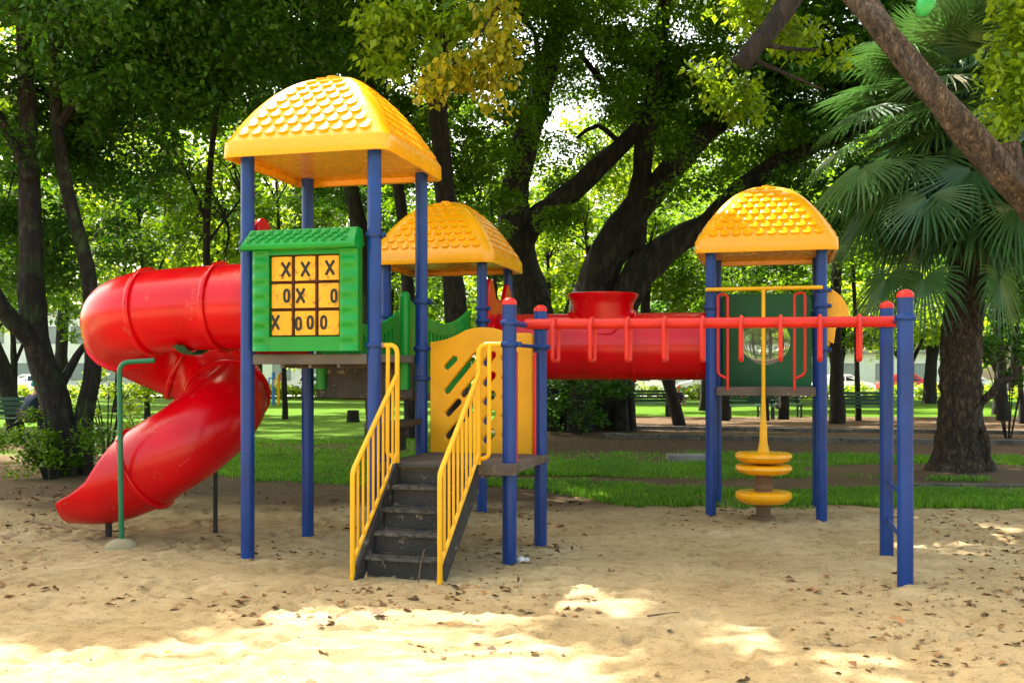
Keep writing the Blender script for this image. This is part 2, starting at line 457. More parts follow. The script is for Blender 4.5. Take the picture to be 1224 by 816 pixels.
# swept half-open tubes
def sweep(path, R, opens, parent_name, m, n=36, thick=.022):
    pts = [Vector(p) for p in path]; k = len(pts); vs = []; fs = []
    for i, p in enumerate(pts):
        t = (pts[min(i+1, k-1)]-pts[max(i-1, 0)]).normalized()
        x = t.cross(Vector((0, 0, 1))).normalized(); up = x.cross(t).normalized()
        ph = opens[i]; flare = 1.0
        for j in range(n+1):
            a = -ph+2*ph*j/n       # from bottom
            vs.append(p+(x*math.sin(a)-up*math.cos(a))*R)
    for i in range(k-1):
        for j in range(n): fs.append((i*(n+1)+j, i*(n+1)+j+1, (i+1)*(n+1)+j+1, (i+1)*(n+1)+j))
    mb = MB(); mb.add(vs, fs)
    o = mb.build(parent_name, m, PS, ang=60)
    s = o.modifiers.new('thick', 'SOLIDIFY'); s.thickness = thick; s.offset = 0
    return o, pts
def ring_on(p, t, R, m, parent, name='joint_ring', w=.022, hgt=.03, phi=PI):
    t = t.normalized(); x = t.cross(Vector((0, 0, 1))).normalized(); up = x.cross(t).normalized()
    n = 44; vs = []; fs = []
    sec = [(-w, -.004), (-w, hgt*.8), (-w*.6, hgt), (w*.6, hgt), (w, hgt*.8), (w, -.004)]
    closed = phi > 3.1
    cnt = n if closed else n+1
    for j in range(cnt):
        a = -phi+2*phi*j/n
        d = x*math.sin(a)-up*math.cos(a)
        for (u, h) in sec: vs.append(p+t*u+d*(R+.011+h))
    s = len(sec)
    for j in range(n):
        j2 = (j+1) % cnt
        for q in range(s-1): fs.append((j*s+q, j*s+q+1, j2*s+q+1, j2*s+q))
    mb = MB(); mb.add(vs, fs)
    for j in range(0, n, 5):
        a = -phi+2*phi*j/n; d = x*math.sin(a)-up*math.cos(a); c = p+d*(R+.011+hgt)
        mb.tube([c-d*.005, c+d*.008], .009, 8)
    return mb.build(name, m, parent, ang=50)
# spiral slide
R_T = .365; AC, RH, BC = -1.33, .475, .56
def slide_path():
    pts = [(.04, BC, 2.10), (-.4, BC, 2.10), (-.8, BC, 2.09), (AC+.35, BC, 2.08)]
    hk = [(0, 2.06), (45, 2.0), (90, 1.86), (135, 1.70), (180, 1.53), (225, 1.36), (270, 1.15), (315, .88), (360, .64)]
    for th in range(0, 361, 15):
        h = np.interp(th, [a for a, _ in hk], [b for _, b in hk])
        # heading -a, turning towards +b
        t = math.radians(th)
        pts.append((AC-RH*math.sin(t), BC+RH-RH*math.cos(t), float(h)))
    pts += [(AC-.20, BC-.02, .56), (AC-.38, BC-.04, .51), (AC-.54, BC-.06, .50), (AC-.68, BC-.08, .505)]
    return pts
sp = dense(slide_path(), .06)
kk = len(sp); opens = []
for i, p in enumerate(sp):
    end = max(0, 1-(kk-1-i)/10)
    opens.append(PI-(PI-1.15)*min(1, end*1.0)**.6 if end > 0 else PI)
sl, spts = sweep(sp, R_T, opens, 'spiral_slide', M['red'])
tag(sl, 'glossy red spiral tube slide')
def ring_at(frac, hgt=.03, phi=PI):
    i = int(frac*(len(sp)-1)); ring_on(sp[i], sp[min(i+1, len(sp)-1)]-sp[i-1], R_T, M['red'], sl, hgt=hgt, phi=phi)
for fr in (.012, .125, .255, .40, .54, .68, .875): ring_at(fr, phi=opens[int(fr*(len(sp)-1))])
# slide supports
def support(pts, r, foot=None, m='green_pole'):
    mb = MB(); mb.tube(rpath(pts, .09), r, 14); o = mb.build('support_pole', M[m], PS)
    if foot:
        f = MB(); prof = [(foot*1.02, -.03), (foot, .01), (foot*.85, .045), (foot*.5, .07), (foot*.18, .078)]
        f.lathe(prof, (pts[0][0], pts[0][1]), 22); f.build('concrete_footing', M['footing'], o)
    return o
support([(-1.265, .10, 0), (-1.285, .10, 1.60), (-.98, .16, 1.62)], .022, .14)
ring_on(Vector((-.86, BC, 2.09)), Vector((-1, 0, 0)), R_T+.03, M['green_pole'], PS, 'slide_bracket', .05, .012, .62)
support([(-1.72, .55, -.05), (-1.72, .55, .22)], .03, None, 'black_metal')
support([(-.92, 1.05, -.05), (-.92, 1.05, .85)], .022, None, 'black_metal')

# tunnel
tz = 1.81; tb = T2[1]+.02+P/2; tb3 = T3[1]+P/2
tp = [Vector((T2[0]+P+.03+(T3[0]-.03-T2[0]-P-.03)*i/20, tb+(tb3-tb)*i/20, tz)) for i in range(21)]
tn, _ = sweep(tp, R_T, [PI]*21, 'tunnel_tube', M['red'])
tag(tn, 'horizontal red crawl tunnel')
for k in (0, 13, 20): ring_on(tp[k], tp[1]-tp[0], R_T, M['red'], tn, hgt=.026)
mid = tp[10]
mb = MB(); cr = .345
# chimney with saddle collar and flared rim
prof = [(cr, 1.95), (cr, 2.27), (cr+.02, 2.33), (cr+.05, 2.37), (cr+.055, 2.40), (cr+.04, 2.405), (cr-.02, 2.39), (cr-.03, 2.0)]
n = 48; vs = []; fs = []
for r, z in prof:
    for j in range(n):
        a = 2*PI*j/n; vs.append((mid.x+r*math.cos(a), mid.y+r*math.sin(a), z))
for i in range(len(prof)-1):
    for j in range(n): fs.append((i*n+j, i*n+(j+1) % n, (i+1)*n+(j+1) % n, (i+1)*n+j))
mb.add(vs, fs)
# saddle flange
vs = []; fs = []
for q in range(2):
    for j in range(n):
        a = 2*PI*j/n; rr = (cr-.01, cr+.0)[q] if False else cr+.05*q
        x = rr*math.cos(a); y = max(-R_T*.995, min(R_T*.995, rr*math.sin(a)))
        vs.append((mid.x+x, mid.y+y, tz+math.sqrt(max(0.0001, (R_T+.022)**2-y*y))+(.03 if q == 0 else 0)))
for j in range(n): fs.append((j, (j+1) % n, n+(j+1) % n, n+j))
mb.add(vs, fs)
mb.build('lookout_hatch', M['red'], tn, ang=50)

# tic-tac-toe panel ------------------------------------------------
A0, A1 = .10, 1.02; BF = -.05
mb = MB()
def frame_bar(mb, x0, x1, z0, z1, ridg, d=.10):
    N = 48 if ridg else 2; K = 8; vs = []; fs = []
    for i in range(N+1):
        z = z0+(z1-z0)*i/N
        w = .020*(.5+.5*math.cos(2*PI*(z-z0)/.118)) if ridg else .01
        for j in range(K+1):
            x = x0+(x1-x0)*j/K; e = 1-abs(2*j/K-1)**4
            vs.append((x, BF-d/2-w*e-.006*e, z))
    for i in range(N):
        for j in range(K): a = i*(K+1)+j; fs.append((a, a+1, a+K+2, a+K+1))
    mb.add(vs, fs); mb.box(x0, x1, BF-d/2, BF+d/2, z0, z1)
z0, z1 = 1.685, 2.55; gx0, gx1, gz0, gz1 = .245, .865, 1.80, 2.46
frame_bar(mb, A0, gx0, z0, z1, True); frame_bar(mb, gx1, A1, z0, z1, True)
frame_bar(mb, gx0, gx1, z0, gz0, False); mb.box(gx0, gx1, BF-.05, BF+.05, gz1, z1)
pan = mb.build('tic_tac_toe_panel', M['green'], PS, .004, ang=45)
mb = MB(); mb.box(gx0, gx1, BF+.03, BF+.045, gz0, gz1)
for k in (1, 2): x = gx0+(gx1-gx0)*k/3; mb.tube([(x, BF-.03, gz0), (x, BF-.03, gz1)], .006, 8)
for k in (0, 1, 2, 3): z = gz0+(gz1-gz0)*k/3; mb.tube([(gx0, BF-.02, z), (gx1, BF-.02, z)], .007, 8)
mb.build('grid_rods', M['rod'], pan)
def glyph(mb, ch, cx, cz, y, h=.115, w=.070, t=.022, mi=1):
    if ch == 'X':
        for s in (1, -1):
            dx, dz = w/2*s, h/2; L = math.hypot(dx, dz); px, pz = -dz/L*t/2, dx/L*t/2
            q = [(cx-dx+px, cz-dz+pz), (cx-dx-px, cz-dz-pz), (cx+dx-px, cz+dz-pz), (cx+dx+px, cz+dz+pz)]
            yy = y-.0006*(s+1)
            mb.add([(a, yy, b) for a, b in q]+[(a, yy+.004, b) for a, b in q], [(0, 1, 2, 3), (7, 6, 5, 4), (0, 4, 5, 1), (1, 5, 6, 2), (2, 6, 7, 3), (3, 7, 4, 0)], mi)
    else:
        n = 28; vs = []; fs = []
        for j in range(n):
            a = 2*PI*j/n; c, s = math.cos(a), math.sin(a)
            sx = abs(c)**.8*(1 if c > 0 else -1); sz = abs(s)**.8*(1 if s > 0 else -1)
            for (rw, rh) in ((w*.46, h*.5), (w*.46-t, h*.5-t)): vs.append((cx+sx*rw, y, cz+sz*rh))
        for j in range(n): a = 2*j; b = 2*((j+1) % n); fs.append((a, b, b+1, a+1))
        mb.add(vs, fs, mi)
px2a = lambda zx: gx0+(zx-235)/(538-235)*(gx1-gx0)
letters = {(0, 0): [('X', 307)], (0, 1): [('X', 391)], (0, 2): [('X', 495)], (1, 0): [('O', 311)], (1, 1): [('X', 370)], (1, 2): [('O', 516)],
           (2, 0): [('X', 254)], (2, 1): [('O', 348), ('O', 424)], (2, 2): [('O', 469)]}
for r in range(3):
    for c in range(3):
        cw, ch = (gx1-gx0)/3, (gz1-gz0)/3
        x0, x1 = gx0+cw*c+.015, gx0+cw*(c+1)-.015; zt = gz1-ch*r-.013; zb = zt-ch+.026
        mb = MB(); rot = random.uniform(-.008, .008)
        N = 10; vs = []; fs = []; yc = BF-.028
        for i in range(N+1):
            x = x0+(x1-x0)*i/N; e = (2*i/N-1); y = yc-.012*(1-abs(e)**3)
            vs += [(x, y, zb), (x, y, zt)]
        fs = [(2*i, 2*i+2, 2*i+3, 2*i+1) for i in range(N)]
        mb.add(vs, fs, 0); mb.box(x0, x1, yc, yc+.05, zb, zt, 0)
        for (chh, zx) in letters[(r, c)]:
            cx = min(max(px2a(zx), x0+.037), x1-.037); glyph(mb, chh, cx, (zb+zt)/2+random.uniform(-.008, .012), yc-.0145)
        mb.build('letter_block', [M['tile_yellow'], M['black']], pan, ang=30)
# awning of the panel
mb = MB(); prof = [(BF+.05, 2.65), (BF-.03, 2.67), (BF-.06, 2.665), (BF-.15, 2.545), (BF-.155, 2.525), (BF-.145, 2.50), (BF-.10, 2.49), (BF+.05, 2.53)]
xs = [(A0-.03, 0), (A0-.045, 1), (A1+.005, 1), (A1-.01, 0)]
vs = []; fs = []
L0, L1 = A0-.06, A1+.02
for q, (x, top) in enumerate([(L0, 0), (L1, 0)]):
    for (y, z) in prof:
        ins = .055*max(0, (z-2.5)/.17) if q == 0 else -.02*max(0, (z-2.5)/.17)
        vs.append((x+ins, y, z))
k = len(prof)
for i in range(k): fs.append((i, (i+1) % k, k+(i+1) % k, k+i))
fs.append(tuple(range(k))); fs.append(tuple(range(k, 2*k))[::-1])
mb.add(vs, fs)
for r in range(3):
    for c in range(11-(r % 2)):
        f = .12+.27*r; y = BF-.15+.09*f; z = 2.545+.12*f; x = L0+.075+(c+.5*(r % 2))*.082
        for s in (1, -1):
            mb.tube([(x-.026*s, y-.002, z-.012), (x, y-.012, z-.004+.012), (x+.026*s, y+.016, z+.032)], [.004, .010, .004], 6)
mb.build('shingled_awning', M['green'], pan, .006, ang=40)

# yellow slotted barrier -----------------------------------------
x0, x1 = 1.22, 2.15; zb = .80
top = [(x1, 1.78)]+arc(x1-.03, 1.82, .03, 0, 90, 4)+[(x1-.13, 1.85), (x1-.2, 1.86)]+[(1.70+.24*math.cos(math.radians(t)), 1.80+.105*math.sin(math.radians(t))) for t in range(35, 150, 12)]+[(1.45, 1.835), (1.36, 1.80), (1.28, 1.785), (x0, 1.78)]
ol = [(x0, zb), (x1, zb)]+top
def slot(xa, za, xb, zb_, w=.032):
    an = math.degrees(math.atan2(zb_-za, xb-xa))
    return arc(xa, za, w, an+90, an+270, 6)+arc(xb, zb_, w, an-90, an+90, 6)
sp2 = lambda x, y: (1.22+(x-514)/121*.93, 1.5-(y-447)/133)
holes = [slot(*sp2(*p), *sp2(*q), .040) for p, q in (((533, 438), (542, 429)), ((533, 467), (568, 425)), ((553, 471), (570, 452)), ((534, 494), (547, 480)), ((534, 521), (570, 480)))]
for i, z in ():
    holes.append(slot(1.385, z+.02, 1.64, z+.28+.02))
for z in (1.62, 1.44, 1.27, 1.10, .93):
    holes.append(slot(1.73, z-.02, 1.79, z+.05, .044)); holes.append(slot(1.90, z-.02+.04, 1.97, z+.07, .044))
holes = [h for h in holes if max(z for _, z in h) < 1.80]
mb = sheet([ol]+holes, .06, .012, lambda v: (v.x, 1.13+v.z, v.y))
tag(mb.build('slotted_barrier', M['yellow_panel'], PS), 'yellow arched barrier with slanted slots')

# stairs ----------------------------------------------------------
SA = math.radians(7.5); SC = (1.665, 0)
def sx(v):   # shear: the flight leans slightly towards the left at its foot
    return Vector((SC[0]+v[0]+.135*v[1], v[1], v[2]))
mb = MB(); nst = 5; rise = .16; run = .135
st_parts = []
stairs = MB()
for sd in (-1, 1):  # stringers
    x = sd*.318
    vs = [(x-.014, -.02, .80), (x-.014, -.02, .60), (x-.014, -.62, -.03), (x-.014, -.72, -.03), (x-.014, -.70, .06), (x-.014, -.12, .80)]
    vs2 = [(a+.028, b, c) for a, b, c in vs]; n = 6
    stairs.add([sx(v) for v in vs+vs2], [tuple(range(n)), tuple(range(n, 2*n))[::-1]]+[(i, (i+1) % n, n+(i+1) % n, n+i) for i in range(n)], 0)
stair = stairs.build('staircase', M['tread'], PS)
for i in range(1, nst):
    z = .80-rise*i; yb = -.02-run*(i-1); yf = yb-run
    t = MB(); t.box(-.302, .302, yf-.028, yb, z-.035, z, 0, sx); t.box(-.300, .300, yf-.034, yf-.0285, z-.030, z-.004, 1, sx); t.box(-.296, .296, yf-.024, yf+.004, z+.001, z+.004, 1, sx); t.build('tread', [M['tread'], M['nosing']], stair)
    t = MB(); t.box(-.300, .300, yf, yf+.012, z-rise+.002, z-.036, 0, sx); t.build('riser', M['tread'], stair, .003)
t = MB(); t.box(-.302, .302, -.034, -.022, .64, .745, 0, sx); t.build('riser', M['tread'], stair)
t = MB(); t.box(-.302, .302, -.085, -.036, .765, .798, 0, sx); t.build('tread', M['tread'], stair, .006)
def handrail(x, clampx, label):
    mb = MB(); r = .019
    up = [(x, -.70, .02), (x, -.70, .79), (x, -.03, 1.50)]
    mb.tube(rpath([sx(p) for p in up], .05), r, 12)
    loop = [(clampx, .0, 1.73), (x, -.03, 1.73), (x, -.03, .84), (x-.0*x, -.03, .80)]
    mb.tube(rpath([sx(p) for p in loop], .08, 7), r, 12)
    mid_ = [(x+(clampx-x)*.5, -.02, 1.73), (x+(clampx-x)*.5, -.03, .86), (x, -.03, .84)]
    mb.tube(rpath([sx(p) for p in mid_], .06), r*.9, 12)
    low = [(x, -.70, .13), (x, -.03, .88)]
    mb.tube([sx(p) for p in low], r*.8, 10)
    o = mb.build('handrail', M['yellow_paint'], PS)
    for k in range(1, 9):
        f = k/9; y = -.70+.67*f
        b = MB(); b.tube([sx((x, y, .13+.75*f)), sx((x, y, .79+.71*f))], .0105, 8); b.build('baluster', M['yellow_paint'], o)
    b = MB(); b.box(-.02, .02, -.02, .02, -.02, .03, 0, lambda v: sx((x+v.x*.8, -.70+v.y, v.z))); b.build('foot_plate', M['yellow_paint'], o)
handrail(-.335, -.50, ''); handrail(.335, .50, '')

# monkey bars ------------------------------------------------------
mbL = ((mFL[0]+mRL[0])/2, (mFL[1]+mRL[1])/2); mbR = ((mFR[0]+mRR[0])/2, (mFR[1]+mRR[1])/2)
cb = MB(); cb.tube([(*mFL, 1.905), (*mRL, 1.905)], .024, 14); cb.build('cross_bar', M['blue'], PS)
cb = MB(); cb.tube([(*mFR, 1.905), (*mRR, 1.905)], .024, 14); cb.build('cross_bar', M['blue'], PS)
cb = MB(); cb.tube([(*mFL, 1.735), (*mRL, 1.735)], .016, 14); cb.build('cross_bar', M['blue'], PS)
rl = MB(); rl.tube([(*mbL, 1.915), (*mbR, 1.905)], .043, 20)
rail = rl.build('overhead_rail', M['red_paint'], PS)
for px in (664, 708, 751, 795, 840, 886, 933, 980, 1027):
    # find fraction along the rail by camera ray
    k = (px-612)/F
    def wx(a, b): return (OX+a*ca-b*sa, OY+a*sa+b*ca)
    X0, Y0 = wx(*mbL); X1, Y1 = wx(*mbR); f = (k*Y0-X0)/((X1-X0)-k*(Y1-Y0))
    a = mbL[0]+(mbR[0]-mbL[0])*f; b = mbL[1]+(mbR[1]-mbL[1])*f
    h = MB(); w = .125
    h.tube(rpath([(a, b-.02, 1.955), (a, b-w*.6, 1.945), (a, b-w, 1.88), (a, b-w*.95, 1.61), (a, b+w*.95, 1.61), (a, b+w, 1.88), (a, b+w*.6, 1.945), (a, b+.02, 1.955)], .035), .0155, 10)
    h.build('hand_grip', M['red_paint'], rail)
# ladder between the right posts
for z in (.30, .62):
    l = MB(); l.tube([(*mFR, z), (*mRR, z+.0)], .017, 12); l.build('ladder_rung', M['dark_blue'], PS)
# red grab loops at the monkey-bar side
for (pa, pb, s) in ((mFL[0]+.03, mFL[1]+.10, 1), (mRL[0]-.03, mRL[1]-.10, -1)):
    l = MB(); l.tube(rpath([(pa, pb-.08*s, 1.66), (pa, pb, 1.68), (pa, pb, .74), (pa, pb-.08*s, .72)], .04), .015, 10)
    l.build('grab_bar', M['red_paint'], PS)

# tower 3 fittings -----------------------------------------------
a0, b0 = T3
br = MB(); br.tube([(a0-.05, b0-.075, 2.385), (a0+P/2, b0-.09, 2.385), (a0+P-.0, b0-.075, 2.385)], .021, 14)
br.box(a0-.012, a0+.012, b0-.07, b0, 2.37, 2.40); br.box(a0+P-.02, a0+P+.01, b0-.07, b0, 2.37, 2.40)
dc = br.build('climber_crossbar', M['yellow_paint'], PS)
cx_ = a0+.54; cy_ = b0-.09
p_ = MB(); p_.lathe([(.019, 2.38), (.019, 1.30), (.030, 1.0), (.036, .98), (.040, .80), (.062, .70), (.062, .67)], (cx_, cy_), 20); p_.build('climber_pole', M['yellow_paint'], dc)
def disc(z0, z1):
    d = MB(); R = .29; zm = (z0+z1)/2
    pr = [(.05, z0), (.20, z0+.004), (R-.04, z0+.02), (R-.008, zm-.005), (R, zm+.012), (R-.006, z1-.012), (R-.025, z1), (.06, z1)]
    d.lathe(pr, (cx_, cy_), 40); d.build('round_step', M['yellow'], dc)
disc(.585, .69); disc(.465, .565); disc(.165, .29)
c_ = MB(); c_.lathe([(.07, .24), (.10, .26), (.085, .30), (.10, .33), (.085, .37), (.10, .40), (.08, .44), (.08, .60)], (cx_, cy_), 24); c_.build('spring_column', M['twig'], dc)
c_ = MB(); c_.lathe([(.13, -.03), (.12, .03), (.075, .05), (.07, .17)], (cx_, cy_), 20); c_.build('spring_column', M['twig'], dc)
for (xi, xo) in ((a0+.175, a0+.075), (a0+P-.27, a0+P-.165)):
    l = MB(); l.tube(rpath([(xi, b0-.03, 1.33), (xi, b0-.03, 2.33), (xo, b0-.03, 2.34), (xo, b0-.03, 1.50), (xi, b0-.03, 1.45)], .04), .014, 12)
    l.build('grab_bar', M['red_paint'], PS)
# rear green panel with bubble window
c = a0+P/2-.01; zc = 1.88; r = .285; x0, x1 = a0+.07, a0+P-.07
ol = [(x0, 1.37), (x1, 1.37), (x1, 2.33)]+arc(x1-.08, 2.33, .08, 0, 90, 4)+arc(x0+.08, 2.33, .08, 90, 180, 4)
hole = [(c+r*math.cos(t), zc+r*math.sin(t)) for t in [2*PI*k/40 for k in range(40)]]
bp = sheet([ol, hole], .045, .01, lambda v: (v.x, b0+P+v.z, v.y)).build('window_panel', M['deep_green'], PS)
vs = []; fs = []; n = 32; K = 8
for i in range(K):
    t = i/K*PI/2
    for j in range(n):
        a = 2*PI*j/n; vs.append((c+r*1.01*math.cos(t)*math.cos(a), b0+P+.02+.17*math.sin(t), zc+r*1.01*math.cos(t)*math.sin(a)))
for i in range(K-1):
    for j in range(n): fs.append((i*n+j, i*n+(j+1) % n, (i+1)*n+(j+1) % n, (i+1)*n+j))
top_i = len(vs); vs.append((c, b0+P+.19, zc))
for j in range(n): fs.append(((K-1)*n+j, (K-1)*n+(j+1) % n, top_i))
bm_ = MB(); bm_.add(vs, fs); bo = bm_.build('bubble_window', M['bubble'], bp, ang=80)
# yellow hood on the right of tower 3
def cheek(bb):
    ol = [(0, 1.85), (.06, 1.83), (.075, 1.95), (.10, 2.04), (.18, 2.07), (.21, 2.11), (.20, 2.18), (.14, 2.29), (.06, 2.36), (0, 2.38)]
    return sheet([ol], .05, .012, lambda v: (a0+P+.055+v.x, bb+v.z, v.y))
hd = MB()
for bb in (b0+.10, b0+P-.10):
    q = cheek(bb); hd.add(q.v, q.f)
hd.box(a0+P+.06, a0+P+.19, b0+.13, b0+P-.13, 2.13, 2.17)
tag(hd.build('slide_hood', M['yellow'], PS, ang=40), 'yellow hood on the right side of the far tower')

# ================================================================== ground
def vnoise(x, y, seed=0):
    xi = np.floor(x).astype(np.int64); yi = np.floor(y).astype(np.int64); fx = x-xi; fy = y-yi
    def h(a, b):
        n = (a*374761393+b*668265263+seed*1274126177) & 0xffffffff
        n = ((n ^ (n >> 13))*1274126177) & 0xffffffff
        return ((n ^ (n >> 16)) & 0xffff)/65535.0
    u = fx*fx*(3-2*fx); v = fy*fy*(3-2*fy)
    return (h(xi, yi)*(1-u)+h(xi+1, yi)*u)*(1-v)+(h(xi, yi+1)*(1-u)+h(xi+1, yi+1)*u)*v
def fbm(x, y, sc, oct=4, seed=0):
    r = 0; a = .5; t = 0
    for o in range(oct):
        r = r+a*vnoise(x*sc+17.3*o, y*sc-9.1*o, seed+o); t += a; a *= .5; sc *= 2.03
    return r/t
def sstep(a, b, x):
    t = np.clip((x-a)/(b-a), 0, 1); return t*t*(3-2*t)
def grass_mask(x, y):
    px = 612+F*x/y; py = HOR+EYE*F/y
    nz = (fbm(x, y, 1.1, 4, 5)-.5)
    j = nz*1.1
    # front edge of the grass (metres), as a function of x
    edge = np.interp(x, [-12, -6, -4.6, -2.6, -1.4, .0, .7, 1.3, 3, 5, 9, 14], [19, 19, 15.2, 13.9, 13.8, 13.8, 12.6, 11.7, 11.5, 11.4, 11.4, 11.4])
    g = sstep(-.15, .15, y-edge+j*.9)
    # bare strips
    s1 = np.interp(x, [-2, 1, 3, 5, 9], [15.0, 14.6, 13.7, 13.9, 13.8])
    w1 = np.interp(x, [-2, 1, 4, 6, 9], [.15, .35, .75, .5, .16])
    g = g*(1-sstep(w1+.25, w1, np.abs(y-s1)+j*.5)*(x > -1.8))
    s2 = np.interp(x, [-8, -3, -1], [21, 21.5, 22]); g = g*(1-.75*sstep(.9, .5, np.abs(y-s2)+j)*(x < -.5))
    # palm foot
    g = g*sstep(1.1, 1.7, np.hypot((x-6.6)/1.5, y-15.8)+j)
    # brown zone
    far0 = np.interp(x, [-14, -8, -3, 0, 3, 9, 16], [60, 60, 60, 19.5, 19.4, 18.6, 18.2]); 
    far1 = np.interp(x, [-3, 0, 3, 9, 16], [0, 37, 36.5, 36, 36])
    br = sstep(-.3, .3, y-far0+j)*sstep(.6, -.6, y-far1+j)
    g = g*(1-br)
    road = sstep(63, 63.6, y)*sstep(74, 73.4, y)
    g = g*(1-road)
    g = np.where((fbm(x, y, .75, 4, 23)+.12*nz > .59) & (y < 22), g*.2, g)
    return np.clip(g, 0, 1), br, road
xs = np.unique(np.concatenate([np.linspace(-160, -20, 18), np.linspace(-20, -6, 40), np.linspace(-6, 7, 430), np.linspace(7, 20, 40), np.linspace(20, 160, 18)]))
ys = np.unique(np.concatenate([np.linspace(-40, 3, 20), np.linspace(3, 4.4, 10), np.linspace(4.4, 10, 260), np.linspace(10, 20, 200), np.linspace(20, 45, 120), np.linspace(45, 80, 70), np.linspace(80, 260, 14)]))
GX, GY = np.meshgrid(xs, ys)
g, brz, road = grass_mask(GX, np.maximum(GY, .5)); g = np.where(GY < 4, 0, g)
near = sstep(24, 14, GY)*sstep(14, 8, np.abs(GX))
zz = (fbm(GX, GY, .5, 3, 40)-.5)*.05*near+(fbm(GX, GY, 3.2, 3, 41)-.5)*.026*near*(1-g*.6)+(fbm(GX, GY, 11, 2, 42)-.5)*.020*near*(1-g)
# scuffs and footprints
fr = np.random.default_rng(3)
for _ in range(900):
    fx, fy = fr.uniform(-5, 6), fr.uniform(4.7, 11.5); an = fr.uniform(0, PI)
    l, w = fr.uniform(.10, .2), fr.uniform(.04, .07); dep = fr.uniform(.008, .024)
    ix = np.searchsorted(xs, [fx-.5, fx+.5]); iy = np.searchsorted(ys, [fy-.5, fy+.5])
    sl_ = (slice(iy[0], iy[1]), slice(ix[0], ix[1]))
    dx = GX[sl_]-fx; dy = GY[sl_]-fy; u = dx*math.cos(an)+dy*math.sin(an); v = -dx*math.sin(an)+dy*math.cos(an)
    q = (u/l)**2+(v/w)**2
    zz[sl_] += -dep*np.exp(-q**2)+dep*.5*np.exp(-(q-2.2)**2*1.5)
zz = np.where(GY > 76, zz, zz)
ny_, nx_ = GX.shape
def grid_mesh(name, X, Y, Z):
    ny, nx = X.shape
    me = bpy.data.meshes.new(name)
    co = np.stack([X, Y, Z], -1).reshape(-1, 3)
    idx = np.arange(nx*ny).reshape(ny, nx)
    q = np.stack([idx[:-1, :-1], idx[:-1, 1:], idx[1:, 1:], idx[1:, :-1]], -1).reshape(-1, 4)
    me.vertices.add(len(co)); me.vertices.foreach_set('co', co.ravel().astype(np.float32))
    me.loops.add(q.size); me.loops.foreach_set('vertex_index', q.ravel().astype(np.int32))
    me.polygons.add(len(q)); me.polygons.foreach_set('loop_start', np.arange(0, q.size, 4, dtype=np.int32))
    me.polygons.foreach_set('loop_total', np.full(len(q), 4, dtype=np.int32))
    me.update(calc_edges=True); me.polygons.foreach_set('use_smooth', np.ones(len(q), dtype=bool))
    return me
gm = grid_mesh('ground', GX, GY, zz)
for nm, arr in (('grass', g), ('dirt', np.clip(brz+sstep(10.6, 12.2, GY+(fbm(GX, GY, .8, 3, 9)-.5)*2)*.75, 0, 1)), ('road', road)):
    a = gm.attributes.new(nm, 'FLOAT', 'POINT'); a.data.foreach_set('value', arr.ravel().astype(np.float32))
